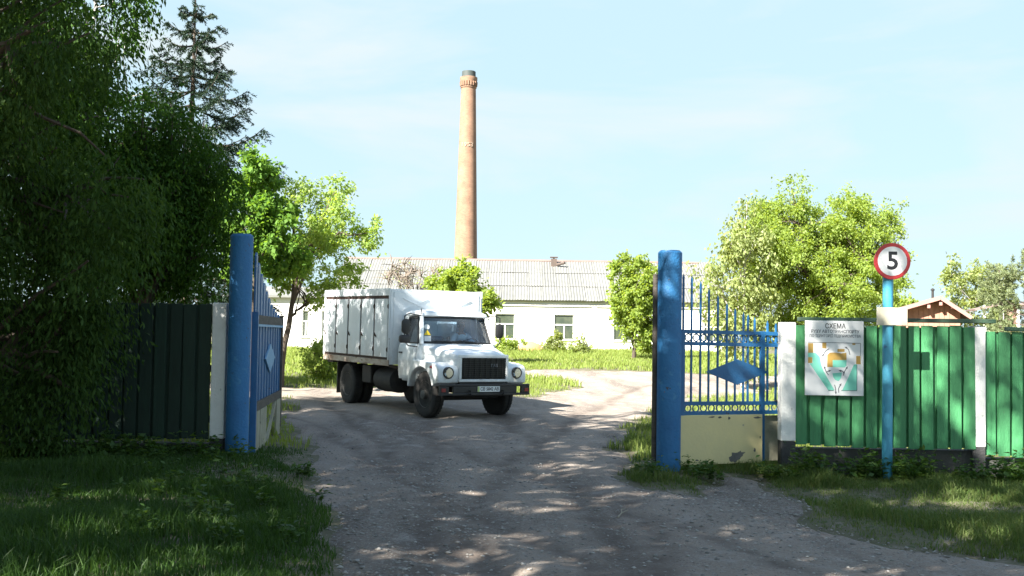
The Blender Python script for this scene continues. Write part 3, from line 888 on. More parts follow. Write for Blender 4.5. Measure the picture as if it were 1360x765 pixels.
YB = 72.0
def bx(px): return (px - 680.0) / F * YB
GB = 0.66
bld = thing('long_building', 'long white single-storey building with grey corrugated roof behind the truck', 'building', (0, YB, GB))
X0, X1 = bx(447), bx(940)
EAVE, RIDGE, DEP = 3.45, 6.22, 12.0
wm = MB()
wins = []
for px in (513, 592, 671.5, 750, 829, 949):
    c_ = bx(px); wins.append((c_ - 0.66, c_ + 0.66, 0.78, 2.46))
facade(wm, X0, X1, -0.6, EAVE, 0.0, wins)
wm.add([(X1, 0, -0.6), (X1, DEP, -0.6), (X1, DEP, EAVE), (X1, DEP / 2, RIDGE - 0.08), (X1, 0, EAVE)], [(0, 1, 2, 3, 4)])
wm.add([(X0, 0, -0.6), (X0, DEP, -0.6), (X0, DEP, EAVE), (X0, DEP / 2, RIDGE - 0.08), (X0, 0, EAVE)], [(4, 3, 2, 1, 0)])
wm.add([(X0, DEP, -0.6), (X1, DEP, -0.6), (X1, DEP, EAVE), (X0, DEP, EAVE)], [(3, 2, 1, 0)])
wm.build('wall', M['plaster'], bld)
for h in wins: window_part(bld, *h, 0.0)
cn = MB(); cn.box(X0 - 0.02, X1 + 0.02, -0.10, -0.003, 2.98, 3.10); cn.box(X0 - 0.02, X1 + 0.02, -0.16, -0.003, 3.28, 3.44)
cn.build('cornice', M['cornice'], bld)
MB().box(bx(781), bx(788), -0.03, -0.004, 0.9, 2.75).build('wall_stain', M['stain'], bld)
for (px, wd) in ((640, 0.30), (790, 0.34)):
    MB().box(bx(px) - wd / 2, bx(px) + wd / 2, -0.06, -0.005, -0.5, 2.97).build('pilaster', M['plaster'], bld)
# corrugated sheets
slope = math.atan2(RIDGE - EAVE, DEP / 2)
SL = math.hypot(RIDGE - EAVE, DEP / 2) + 0.45
PW = 0.93
def sheet_mesh(L):
    n = 20; vs = []; fs = []
    for i in range(n + 1):
        x = (PW + 0.05) * i / n
        z = 0.021 * math.cos(2 * math.pi * 5 * i / n)
        vs += [(x, 0, z), (x, L, z)]
    for i in range(n): fs.append((2 * i, 2 * i + 2, 2 * i + 3, 2 * i + 1))
    me = bpy.data.meshes.new('roof_sheet'); me.from_pydata(vs, [], fs); me.materials.append(M['roof']); me.update()
    return me
rows = 3
RL = SL / rows
sm_ = sheet_mesh(RL + 0.12)
rr = random.Random(4)
ncol = int((X1 - X0 + 0.7) / PW) + 1
for r_ in range(rows):
    for c_ in range(ncol):
        s_ = -0.42 + r_ * RL
        o = link('roof_sheet', sm_, None, bld)
        o.location = (X0 - 0.35 + c_ * PW, s_ * math.cos(slope), EAVE + 0.10 + s_ * math.sin(slope) + 0.035 * r_ + rr.uniform(-0.012, 0.012) + (c_ % 2) * 0.012)
        o.rotation_euler = (slope + rr.uniform(-0.004, 0.004), rr.uniform(-0.01, 0.01), rr.uniform(-0.012, 0.012))
bs = MB(); bs.add([(X0 - 0.35, DEP / 2, RIDGE + 0.1), (X1 + 0.35, DEP / 2, RIDGE + 0.1), (X1 + 0.35, DEP + 0.4, EAVE - 0.05), (X0 - 0.35, DEP + 0.4, EAVE - 0.05)], [(0, 1, 2, 3)])
bs.build('back_roof', M['roof'], bld)
MB().tube([(X0 - 0.4, DEP / 2, RIDGE + 0.16), (X1 + 0.4, DEP / 2, RIDGE + 0.16)], 0.11, 8).build('ridge_cap', M['ridge'], bld)
vx = bx(735) * (YB + 5.6) / YB
vp = MB(); vp.box(vx - 0.2, vx + 0.2, 5.05, 5.5, RIDGE - 0.5, RIDGE + 0.28); vp.box(vx - 0.27, vx + 0.27, 4.98, 5.57, RIDGE + 0.36, RIDGE + 0.42)
vp.box(vx - 0.05, vx + 0.05, 5.25, 5.35, RIDGE + 0.28, RIDGE + 0.36)
vp.tube([(vx + 0.2, 5.0, RIDGE - 0.15), (vx + 0.75, 4.7, RIDGE - 0.02)], 0.10, 8)
vp.build('roof_vent', M['vent'], bld)

an = thing('annex_building', 'plain white wing with two narrow windows behind the fruit tree', 'building', (0, 66.0, GB))
def ax(px): return (px - 680.0) / F * 66.0
am = MB()
aw = [(ax(402), ax(411), 0.75, 2.35), (ax(428), ax(437), 0.75, 2.35)]
facade(am, ax(300), ax(444), -0.6, 3.15, 0.0, aw)
am.add([(ax(444), 0, -0.6), (ax(444), 5.9, -0.6), (ax(444), 5.9, 3.15), (ax(444), 0, 3.15)], [(0, 1, 2, 3)])
am.add([(ax(300), 0, -0.6), (ax(300), 5.9, -0.6), (ax(300), 5.9, 3.15), (ax(300), 0, 3.15)], [(3, 2, 1, 0)])
am.build('wall', M['plaster'], an)
for h in aw: window_part(an, *h, 0.0)
ar = MB(); ar.add([(ax(297), -0.35, 3.12), (ax(446), -0.35, 3.12), (ax(446), 5.9, 3.9), (ax(297), 5.9, 3.9), (ax(297), -0.35, 3.24), (ax(446), -0.35, 3.24), (ax(446), 5.9, 4.02), (ax(297), 5.9, 4.02)],
       [(0, 1, 2, 3), (4, 5, 6, 7), (0, 1, 5, 4), (1, 2, 6, 5), (2, 3, 7, 6), (3, 0, 4, 7)])
ar.build('roof', M['roof'], an)

# brick chimney
def brick_mat():
    m = bpy.data.materials.new('chimney brick'); m.use_nodes = True
    t = m.node_tree; N = t.nodes; L = t.links
    b = N['Principled BSDF']; b.inputs['Roughness'].default_value = 0.9
    uv = N.new('ShaderNodeTexCoord'); sp = N.new('ShaderNodeSeparateXYZ'); L.new(uv.outputs['Object'], sp.inputs[0])
    at = N.new('ShaderNodeMath'); at.operation = 'ARCTAN2'; L.new(sp.outputs['Y'], at.inputs[0]); L.new(sp.outputs['X'], at.inputs[1])
    cb = N.new('ShaderNodeCombineXYZ'); L.new(at.outputs[0], cb.inputs['X']); L.new(sp.outputs['Z'], cb.inputs['Y'])
    br = N.new('ShaderNodeTexBrick'); br.inputs['Scale'].default_value = 1.0; br.inputs['Brick Width'].default_value = 0.26; br.inputs['Row Height'].default_value = 0.085
    br.inputs['Mortar Size'].default_value = 0.010
    br.inputs['Color1'].default_value = (0.27, 0.145, 0.085, 1); br.inputs['Color2'].default_value = (0.205, 0.105, 0.062, 1); br.inputs['Mortar'].default_value = (0.22, 0.17, 0.135, 1)
    L.new(cb.outputs[0], br.inputs['Vector'])
    no = N.new('ShaderNodeTexNoise'); no.inputs['Scale'].default_value = 0.9; no.inputs['Detail'].default_value = 6; L.new(uv.outputs['Object'], no.inputs['Vector'])
    mr = N.new('ShaderNodeMapRange'); mr.inputs['From Min'].default_value = 0.35; mr.inputs['From Max'].default_value = 0.7; mr.inputs['To Min'].default_value = 0.85; mr.inputs['To Max'].default_value = 1.2
    L.new(no.outputs['Fac'], mr.inputs['Value'])
    hs = N.new('ShaderNodeHueSaturation'); L.new(mr.outputs[0], hs.inputs['Value']); L.new(br.outputs['Color'], hs.inputs['Color'])
    L.new(hs.outputs[0], b.inputs['Base Color'])
    return m
YC = 112.0
M['brick'] = brick_mat()
pc = P(618.2, 347, YC); ptop = P(622.6, 95, YC)
HC = ptop.z - 0.6
ch = thing('chimney_stack', 'tall tapering round brick factory chimney behind the long roof', 'chimney', (pc.x + 0.02, YC, 0.6))
pxm = F / YC
r_lo = 0.5 * 30.5 / pxm; r_hi = 0.5 * 18.6 / pxm
zb = pc.z - 0.6
def rc(z): return r_lo + (r_hi - r_lo) * (z - zb) / (HC - zb)
cm = MB()
n = 40
cm.lathe([(rc(z), z) for z in np.linspace(-1, HC - 1.75, 14)], n=n)
smooth(cm.build('shaft', M['brick'], ch), 50)
hd = MB(); ra = rc(HC - 1.8)
hd.lathe([(ra + 0.005, HC - 1.78), (ra + 0.07, HC - 1.74), (ra + 0.07, HC - 1.66), (ra + 0.01, HC - 1.62), (ra + 0.02, HC - 1.2), (ra + 0.10, HC - 1.12), (ra + 0.14, HC - 0.9), (ra + 0.14, HC - 0.64), (ra + 0.02, HC - 0.6), (ra - 0.05, HC - 0.6)], n=n)
smooth(hd.build('crown_band', M['brick'], ch), 30)
for k in range(20):
    a = 2 * math.pi * k / 20
    c_, s_ = math.cos(a), math.sin(a)
    MB().bar((c_ * (ra + 0.06), s_ * (ra + 0.06), HC - 1.55), (c_ * (ra + 0.09), s_ * (ra + 0.09), HC - 1.12), 0.16, 0.16).build('corbel', M['brick'], ch)
M['teal_cap'] = mat('sooty blue green cap', (0.035, 0.055, 0.055), 0.7, (0.06, 0.06, 0.055), 3.0)
cp = MB(); cp.lathe([(ra - 0.04, HC - 0.6), (ra - 0.05, HC - 0.05), (ra - 0.09, HC), (ra - 0.24, HC), (ra - 0.26, HC - 0.5)], n=n)
smooth(cp.build('cap', M['teal_cap'], ch), 30)
zy = P(620, 194, YC).z - 0.6
M['year'] = mat('pale brick numerals', (0.33, 0.25, 0.19), 0.9)
for i, chh in enumerate('1953'):
    a = R(-90 + (-33 + i * 21))
    rr_ = rc(zy) + 0.02
    o = (math.cos(a) * rr_, math.sin(a) * rr_, zy)
    text('numeral', chh, 0.62, M['year'], ch, frame_mat(o, (-math.sin(a), math.cos(a), 0), (0, 0, 1)), 0.03, 0.01)

# brown gabled house on the right
YH = 54.0
hq = on_ground(1238, YH)
ho = thing('wooden_house', 'pinkish brown gabled wooden house peeking over the green fence', 'house', hq, R(-16))
s = YH / F
wL, wR = -2.1, 1.3
zE, zR = 2.05 - 0.05, 2.95
zE = P(1190, 412.5, YH).z - hq.z; zR = P(1250, 396.5, YH).z - hq.z
apx = 0.35
gm = MB()
gm.prism([(wL, -0.4), (wR, -0.4), (wR, zE + 0.02), (apx, zR - 0.1), (wL, zE - 0.05)], lambda x, z: (x, 0, z), lambda x, z: (x, 7, z))
gm.build('wall', M['house_wood'], ho)
for k in range(14):
    xa = wL + (wR - wL) * k / 14 + 0.01; xb = wL + (wR - wL) * (k + 1) / 14 - 0.012
    xm = (xa + xb) / 2
    zt = (zE - 0.05 + (zR - 0.1 - zE + 0.05) * (xm - wL) / (apx - wL)) if xm < apx else (zE + 0.02 + (zR - 0.12 - zE) * (wR - xm) / (wR - apx))
    MB().box(xa, xb, -0.028, -0.003, 0.0, zt - 0.07).build('plank', M['house_wood'], ho)
for (xa, xb, za, zb2) in ((wL - 0.5, apx, zE - 0.28, zR), (wR + 0.45, apx, zE - 0.33, zR)):
    rf = MB(); rf.add([(xa, -0.6, za), (xb, -0.6, zb2), (xb, 7.4, zb2), (xa, 7.4, za), (xa, -0.6, za + 0.12), (xb, -0.6, zb2 + 0.12), (xb, 7.4, zb2 + 0.12), (xa, 7.4, za + 0.12)],
        [(0, 1, 2, 3), (4, 5, 6, 7), (0, 1, 5, 4), (1, 2, 6, 5), (2, 3, 7, 6), (3, 0, 4, 7)])
    rf.build('roof', M['house_roof'], ho)
    MB().bar((xa, -0.62, za + 0.0), (xb, -0.62, zb2 + 0.0), 0.05, 0.17).build('bargeboard', M['pink_trim'], ho)
for k in (-0.55, 0.0, 0.55):
    MB().box(apx + k - 0.07, apx + k + 0.07, -0.58, -0.03, zR - 0.36 - abs(k) * 0.25, zR - 0.20 - abs(k) * 0.25).build('rafter_end', M['pink_trim'], ho)
pf = MB(); pf.tube([(apx - 0.1, 2.5, zR - 0.1), (apx - 0.1, 2.5, zR + 0.52)], 0.06, 8); pf.lathe([(0.10, zR + 0.5), (0.10, zR + 0.56), (0.02, zR + 0.62)], (apx - 0.1, 2.5, 0), n=10)
pf.build('flue_pipe', M['chassis'], ho)
gq = on_ground(1330, 52.0)
gz0 = gq.z
sh = thing('garden_porch', 'small open porch with pink posts half hidden by the pines', 'porch', gq, R(-10))
zt = P(1325, 402, 52).z - gz0
for x in (-0.75, 0.05, 0.75):
    MB().box(x - 0.05, x + 0.05, -0.05, 0.05, -0.3, zt - 0.12).build('post', M['win_white'], sh)
MB().box(0.3, 0.72, 0.1, 1.2, -0.3, zt - 0.14).build('wall', M['pink_trim'], sh)
pr = MB(); pr.add([(-1.25, -0.3, zt - 0.32), (0.1, -0.3, zt), (0.1, 1.6, zt), (-1.25, 1.6, zt - 0.32), (1.2, -0.3, zt - 0.05), (1.2, 1.6, zt - 0.05)], [(0, 1, 2, 3), (1, 4, 5, 2)])
o = pr.build('roof', M['house_roof'], sh)
sd = o.modifiers.new('thick', 'SOLIDIFY'); sd.thickness = 0.08

# ------------------------------------------------------------------ fences, posts, gates
def at(px, Y, py=None):
    q = P(px, 445 if py is None else py, Y)
    return q

YF = 14.55
def white_post(px0, px1, top, split, bot, Y, label, depth=0.2, cap=False):
    q0 = P(px0, bot, Y); q1 = P(px1, bot, Y); c = (q0 + q1) / 2
    zt = P((px0 + px1) / 2, top, Y).z; zs = P((px0 + px1) / 2, split, Y).z
    base = float(gz(c.x, Y))
    r = thing('concrete_post', label, 'post', (c.x, Y, base), group='whitewashed concrete fence posts')
    hw = (q1.x - q0.x) / 2
    a = MB().box(-hw, hw, 0, depth, zs - base, zt - base)
    bevel(a.build('white_shaft', M['whitewash'], r), 0.015, 2)
    bevel(MB().box(-hw * 0.97, hw * 0.97, 0.004, depth - 0.004, -0.25, zs - base - 0.001).build('black_foot', M['black_base'], r), 0.01, 1)
    return r

def plank_fence(px0, px1, y_top, y_bot, Y, label, m, width, capm=None, cap_px=None, plinth=True, group='green board fences'):
    a = P(px0, 445, Y); b = P(px1, 445, Y)
    base = float(gz((a.x + b.x) / 2, Y))
    r = thing('plank_fence', label, 'fence', (a.x, Y, base), group=group)
    L = b.x - a.x
    n = max(2, round(L / width)); wd = L / n
    rg = random.Random(int(px0))
    def zz(px, py): return P(px, py, Y).z - base
    for k in range(n):
        t = (k + 0.5) / n; px = px0 + (px1 - px0) * t
        zt = zz(px, y_top[0] + (y_top[1] - y_top[0]) * t) + rg.uniform(-0.012, 0.012)
        sag = math.sin(math.pi * t) * 0.02
        zb_ = zz(px, y_bot[0] + (y_bot[1] - y_bot[0]) * t) - sag + rg.uniform(-0.01, 0.01)
        h = wd * rg.uniform(0.385, 0.43)
        y0 = -0.062 + rg.uniform(-0.008, 0.008)
        if k < n - 1:
            zs_ = zt - rg.uniform(0.0, 0.03)
            MB().box(wd * (k + 1) - wd * 0.33, wd * (k + 1) + wd * 0.33, -0.014, 0.006, zb_ + 0.01, zs_).build('board', m, r)
        M4 = Matrix.Translation((wd * (k + 0.5), 0, 0)) @ Matrix.Rotation(rg.uniform(-0.006, 0.006), 4, 'Y') @ Matrix.Rotation(rg.uniform(-0.02, 0.02), 4, 'Z')
        o = MB().box(-h, h, y0, y0 + 0.024, zb_, zt, M4).build('board', m, r)
        bevel(o, 0.004, 1)
    for f in (0.14, 0.52, 0.88):
        za = zz(px0, y_bot[0] + (y_top[0] - y_bot[0]) * f); zc = zz(px1, y_bot[1] + (y_top[1] - y_bot[1]) * f)
        MB().bar((0, 0.036, za), (L, 0.036, zc), 0.05, 0.09).build('rail', M['green_shaded'], r)
    if capm:
        qa = P(cap_px[0], cap_px[1], Y); qb = P(cap_px[2], cap_px[3], Y)
        bevel(MB().bar((qa.x - a.x, -0.03, qa.z - base), (qb.x - a.x, -0.03, qb.z - base), 0.17, 0.055).build('cap_board', capm, r), 0.006, 1)
    if plinth:
        bevel(MB().box(0.0, L, 0.02, 0.22, -0.4, zz(px0, y_bot[0] + 5)).build('plinth', M['concrete'], r), 0.01, 1)
    return r

# right side
white_post(1037, 1057, 428, 586, 625, YF, 'whitewashed post with black foot between picket gate and green fence')
white_post(1293, 1310, 433, 594, 622, YF, 'whitewashed post between the two stretches of green fence')
plank_fence(1054, 1295, (431, 434), (590, 596), YF + 0.06, 'green board fence carrying the route map under a long cap board', M['green'], 0.185, M['cap'], (1060, 424, 1318, 427))
plank_fence(1304, 1480, (440, 445), (604, 612), YF + 0.10, 'lower stretch of green fence at the right edge beyond the second white post', M['green'], 0.185, M['cap'], (1336, 437, 1480, 441))
# left side
white_post(277, 296, 402, 583, 603, YF - 0.15, 'whitewashed post beside the left blue gate post', 0.2)
plank_fence(-160, 283, (396, 404), (578, 582), YF - 0.05, 'dark shaded green fence behind the drooping branches', M['green_shaded'], 0.19, None, None)

def blue_post(px, top, bot_px, wpx, Y, label, pipe):
    q = P(px, bot_px, Y); base = float(gz(q.x, Y))
    r = thing('gate_post', label, 'post', (q.x, Y, base), group='thick round blue gate posts')
    H = P(px, top, Y).z - base
    rad = 0.5 * wpx / F * Y
    mb = MB()
    mb.lathe([(rad * 0.99, -0.3), (rad, 0.05), (rad, H - 0.02), (rad - 0.015, H)], n=36)
    smooth(mb.build('steel_tube', M['blue'], r), 35)
    mb = MB(); mb.lathe([(rad - 0.02, H - 0.01), (rad - 0.03, H + 0.012)], n=36)
    mb.build('cap', M['blue_gate'], r)
    if pipe:
        mb = MB(); mb.tube([(pipe[0], pipe[1], -0.2), (pipe[0], pipe[1], pipe[2])], 0.04, 10)
        smooth(mb.build('hinge_pipe', M['wood_dark'], r))
        for z in (0.8, 1.8):
            MB().box(min(pipe[0], 0), max(pipe[0], 0), pipe[1] - 0.03, pipe[1] + 0.03, z, z + 0.06).build('hinge_strap', M['blue_gate'], r)
    return r
YR, YL = 14.45, 14.35
blue_post(887.5, 334, 625, 32, YR, 'thick blue tubular gate post right of the lane', (-0.17, 0.12, 2.6))
blue_post(314, 312, 605, 30, YL, 'thick blue tubular gate post left of the lane by the shaded trees', None)

# right gate leaf: swung open, seen nearly flat
def gate_right():
    a = P(905, 445, YR + 0.05); b = P(1052, 445, YR + 0.75)
    base = float(gz(a.x, YR))
    dx, dy = b.x - a.x, b.y - a.y
    L = math.hypot(dx, dy)
    r = thing('picket_gate_leaf', 'open blue picket gate leaf with diamond plate and cream sheet, right of the lane', 'gate', (a.x, a.y, base), math.atan2(dy, dx), 'blue gate leaves')
    def X(px):      # distance along the leaf of a pixel column
        t = (px - 680.0) / F
        # solve a.x + u*dx/L = t * (a.y + u*dy/L) (roll neglected)
        return (t * a.y - a.x) / (dx / L - t * dy / L)
    def Z(px, py):
        u = X(px); return P(px, py, a.y + u * dy / L).z - base
    bm_ = M['blue_gate']
    st = MB()
    for px in (907, 1013):
        st = MB(); st.box(X(px) - 0.03, X(px) + 0.03, -0.025, 0.025, Z(px, 618) + 0.05, Z(px, 440))
        st.build('stile', bm_, r)
    MB().box(L - 0.06, L, -0.025, 0.025, 0.1, 1.85).build('stile', bm_, r)
    for (yl, yr) in ((440, 444), (456, 459), (536, 535), (549, 547)):
        MB().bar((0.0, 0.0, Z(905, yl)), (L, 0.0, Z(1055, yr)), 0.045, 0.05).build('rail', bm_, r)
    for (px, py) in zip((908, 919, 931, 942, 954, 966, 977, 988, 994, 1003, 1020, 1031, 1043), (363, 366, 373, 382, 391, 402, 409, 414, 417, 421, 425, 428, 431)):
        u = X(px)
        mb = MB(); mb.box(u - 0.011, u + 0.011, -0.012, 0.012, Z(px, 535), Z(px, py) - 0.05)
        mb.add([(u - 0.011, -0.012, Z(px, py) - 0.05), (u + 0.011, -0.012, Z(px, py) - 0.05), (u + 0.011, 0.012, Z(px, py) - 0.05), (u - 0.011, 0.012, Z(px, py) - 0.05), (u, 0, Z(px, py))],
               [(0, 1, 4), (1, 2, 4), (2, 3, 4), (3, 0, 4)])
        mb.build('picket', bm_, r)
    for k in range(13):
        px = 915 + k * 10.4
        if abs(px - 1013) < 4: continue
        for (yl, yr) in ((448, 451.5), (542.5, 541)):
            t = (px - 905) / 150
            py = yl + (yr - yl) * t
            mb = MB(); mb.torus((X(px), 0, Z(px, py)), 0.047, 0.010)
            smooth(mb.build('ring', bm_, r))
    c = 979; dz = Z(c, 494)
    poly = [(X(937), dz), (X(c), Z(c, 477)), (X(1021), dz), (X(c), Z(c, 511))]
    mb = MB(); mb.prism(poly, lambda x, z: (x, -0.0205, z), lambda x, z: (x, -0.0135, z)); mb.build('diamond_plate', M['blue_gate'], r)
    # cream sheet below
    u0, u1 = X(903), X(1011)
    zt, zb_ = Z(950, 551), Z(950, 616)
    bevel(MB().box(u0, u1, -0.05, -0.028, zb_, zt).build('sheet_panel', M['cream'], r), 0.004, 1)
    # bare patch: irregular flake of missing paint
    rg = random.Random(8)
    pts = []
    for k in range(18):
        a_ = 2 * math.pi * k / 18; rr0 = rg.uniform(0.65, 1.15)
        pts.append((X(977) + math.cos(a_) * 0.135 * rr0, Z(977, 606) + math.sin(a_) * 0.075 * rr0 + 0.03 * math.cos(a_)))
    mb = MB(); mb.prism(pts, lambda x, z: (x, -0.0515, z), lambda x, z: (x, -0.0528, z)); mb.build('bare_patch', M['bare_plaster'], r)
    for (cpx, cpy, cw, chh_) in ((944, 553.5, 0.05, 0.012), (955, 554, 0.03, 0.016), (967, 555, 0.018, 0.022), (1004, 554, 0.06, 0.014), (1001, 597, 0.02, 0.03), (1008, 580, 0.012, 0.02), (925, 611, 0.03, 0.012)):
        pts = []
        for k in range(9):
            a_ = 2 * math.pi * k / 9; rr0 = rg.uniform(0.6, 1.2)
            pts.append((X(cpx) + math.cos(a_) * cw * rr0, Z(cpx, cpy) + math.sin(a_) * chh_ * rr0))
        mb = MB(); mb.prism(pts, lambda x, z: (x, -0.0515, z), lambda x, z: (x, -0.0526, z)); mb.build('bare_patch', M['bare_plaster'], r)
    MB().box(u1 + 0.01, L, 0.03, 0.05, Z(1025, 612), Z(1025, 552)).build('lower_panel', M['cream_old'], r)
    mb = MB(); mb.torus((X(1036), -0.05, Z(1036, 532)), 0.09, 0.008, 'z'); mb.build('wire_loop', M['wire'], r)
gate_right()

def gate_left():
    a = P(337, 445, YL + 0.2); b = P(371.5, 445, 17.9)
    base = float(gz(a.x, a.y))
    dx, dy = b.x - a.x, b.y - a.y
    L = math.hypot(dx, dy)
    r = thing('boarded_gate_leaf', 'open blue boarded gate leaf with pale diamond, left of the lane', 'gate', (a.x, a.y, base), math.atan2(dy, dx), 'blue gate leaves')
    # local x runs away from the camera, face towards the lane is -y
    H0, H1 = P(338, 337, a.y).z - base, P(371, 424, 17.9).z - base
    zr0, zr1 = P(337, 424, a.y).z - base, P(337, 545, a.y).z - base
    bm_ = M['blue_gate']
    n = 20; wd = L / n
    for k in range(n):
        t = (k + 0.5) / n
        z = H1 + (H0 - H1) * (1 - t) ** 1.7 + (0.06 if k % 2 == 0 else 0.0)
        off = -0.010 if k % 2 else 0.0
        mb = MB()
        x0, x1 = k * wd + 0.004, (k + 1) * wd - 0.004
        mb.prism([(x0, zr1), (x1, zr1), (x1, z - 0.05), ((x0 + x1) / 2, z), (x0, z - 0.05)], lambda x, zz: (x, off - 0.012, zz), lambda x, zz: (x, off + 0.012, zz))
        mb.build('board', bm_, r)
    for z, m in ((zr0, M['wood_dark']), (zr1 + 0.04, M['wood_dark'])):
        MB().box(0, L, -0.05, -0.0235, z - 0.06, z + 0.06).build('rail', m, r)
    MB().box(0, L, -0.06, -0.0235, zr0 - 0.095, zr0 - 0.063).build('pale_strip', M['diamond'], r)
    for x in (0.03, L - 0.03):
        MB().box(x - 0.04, x + 0.04, -0.055, 0.03, 0.02, zr0 + 0.1).build('stile', bm_ if x < 1 else M['wood_dark'], r)
    zc = (zr0 + zr1) / 2 + 0.05
    mb = MB(); mb.prism([(L * 0.5 - 0.62, zc), (L * 0.5, zc + 0.21), (L * 0.5 + 0.62, zc), (L * 0.5, zc - 0.21)], lambda x, z: (x, -0.046, z), lambda x, z: (x, -0.0245, z))
    mb.build('diamond_plate', M['diamond'], r)
    for (x0, x1) in ((0.05, 0.55), (0.62, 1.35), (2.75, L - 0.02)):
        bevel(MB().box(x0, x1, -0.046, -0.016, 0.0, zr1 - 0.03).build('lower_plank', M['cream_old'], r), 0.004, 1)
    MB().bar((1.45, -0.03, 0.02), (2.6, -0.03, zr1 - 0.05), 0.03, 0.09).build('brace', M['cream_old'], r)
gate_left()

# ------------------------------------------------------------------ route map board on the fence
def map_board():
    Y = YF - 0.06
    tl = P(1069.5, 425.5, Y); br = P(1147, 526, Y)
    W = br.x - tl.x; H = tl.z - br.z
    r = thing('route_map_sign', 'white site traffic route map board with ochre and mint shapes on green fence', 'sign', (tl.x, Y, br.z))
    bevel(MB().box(0, W, 0, 0.02, 0, H).build('board', M['sign_white'], r), 0.003, 1)
    # picture coordinates of the zoomed photograph (647 x 765): board spans x 114..573, y 90..684
    def uv(x, y): return ((x - 114) / 459 * W, H - (y - 90) / 594 * H)
    def patch(name, polys, m, d):
        mb = MB()
        for pl in polys:
            if name != 'ink_print': mb = MB()
            pp = [uv(*p) for p in pl]
            mb.prism(pp, lambda x, z: (x, -d, z), lambda x, z: (x, -0.0003, z))
            if name != 'ink_print': mb.build(name, m, r)
        if name == 'ink_print': mb.build(name, m, r)
    rc_ = lambda a, b, c, d: [(a, b), (c, b), (c, d), (a, d)]
    patch('ochre_patch', [rc_(137, 270, 177, 347), rc_(248, 265, 280, 311), rc_(367, 313, 423, 336), rc_(137, 382, 170, 428), rc_(514, 367, 549, 432), rc_(484, 267, 508, 280),
                          [(287, 362), (305, 345), (345, 342), (400, 348), (437, 342), (439, 400), (330, 402), (330, 458), (287, 458)]], M['ochre'], 0.0016)
    patch('mint_patch', [[(137, 348), (200, 348), (228, 375), (240, 440), (258, 490), (345, 642), (297, 645), (150, 432), (172, 428), (172, 395), (137, 378)],
                         [(331, 403), (439, 401), (437, 445), (425, 460), (331, 459)], [(328, 507), (402, 500), (396, 545), (376, 570), (350, 560), (335, 540)],
                         [(496, 437), (520, 430), (519, 642), (405, 642), (450, 545)]], M['mint'], 0.0012)
    def stroke(pts, w=5):
        out = []
        for i in range(len(pts) - 1):
            (x0, y0), (x1, y1) = pts[i], pts[i + 1]
            l = math.hypot(x1 - x0, y1 - y0); nx, ny = -(y1 - y0) / l * w / 2, (x1 - x0) / l * w / 2
            out.append([(x0 + nx, y0 + ny), (x1 + nx, y1 + ny), (x1 - nx, y1 - ny), (x0 - nx, y0 - ny)])
        return out
    lines = stroke([(137, 262), (548, 266)], 4) + stroke([(297, 644), (338, 644)], 5) + stroke([(396, 644), (520, 642), (520, 436)], 4)
    lines += stroke([(548, 266), (548, 366)], 3)
    for arc in ([(302, 312), (275, 330), (252, 368)], [(432, 300), (455, 318), (465, 358)], [(265, 460), (280, 498), (298, 522)], [(280, 498), (308, 487)], [(442, 460), (425, 488), (412, 525)],
                [(418, 505), (410, 490), (388, 486)], [(345, 598), (353, 625), (355, 662)], [(393, 595), (376, 628), (378, 660)]):
        lines += stroke(arc, 6)
    for (x, y, a) in ((252, 368, 110), (432, 300, 205), (308, 487, -20), (388, 486, 190), (355, 662, 90), (442, 460, -60), (265, 460, 240), (393, 595, -60)):
        a = R(a); lines.append([(x + math.cos(a) * 12, y + math.sin(a) * 12), (x + math.cos(a + 2.4) * 12, y + math.sin(a + 2.4) * 12), (x + math.cos(a - 2.4) * 12, y + math.sin(a - 2.4) * 12)])
    patch('ink_print', lines, M['grey_ink'], 0.0022)
    for (body, y, h, wpx, m, bold) in (('СХЕМА', 134, 40, 160, M['ink'], 0.0012), ('РУХУ АВТОТРАНСПОРТУ', 176, 25, 378, M['grey_ink'], 0.001), ('ПО ТЕРИТОРІЇ ПІДПРИЄМСТВА', 212, 22, 402, M['grey_ink'], 0.0006)):
        o = text('lettering', body, h / 594 * H * 1.35, m, r, frame_mat((0, 0, 0), (1, 0, 0), (0, 0, 1)), 0.0006, bold)
        xs = [v.co.x for v in o.data.vertices]; ww = max(xs) - min(xs)
        sx = (wpx / 459 * W) / ww
        x, z = uv(349 if body != 'СХЕМА' else 350, y)
        o.matrix_local = frame_mat((x, -0.0012, z), (1, 0, 0), (0, 0, 1)) @ Matrix.Diagonal((sx, 1, 1, 1))
map_board()

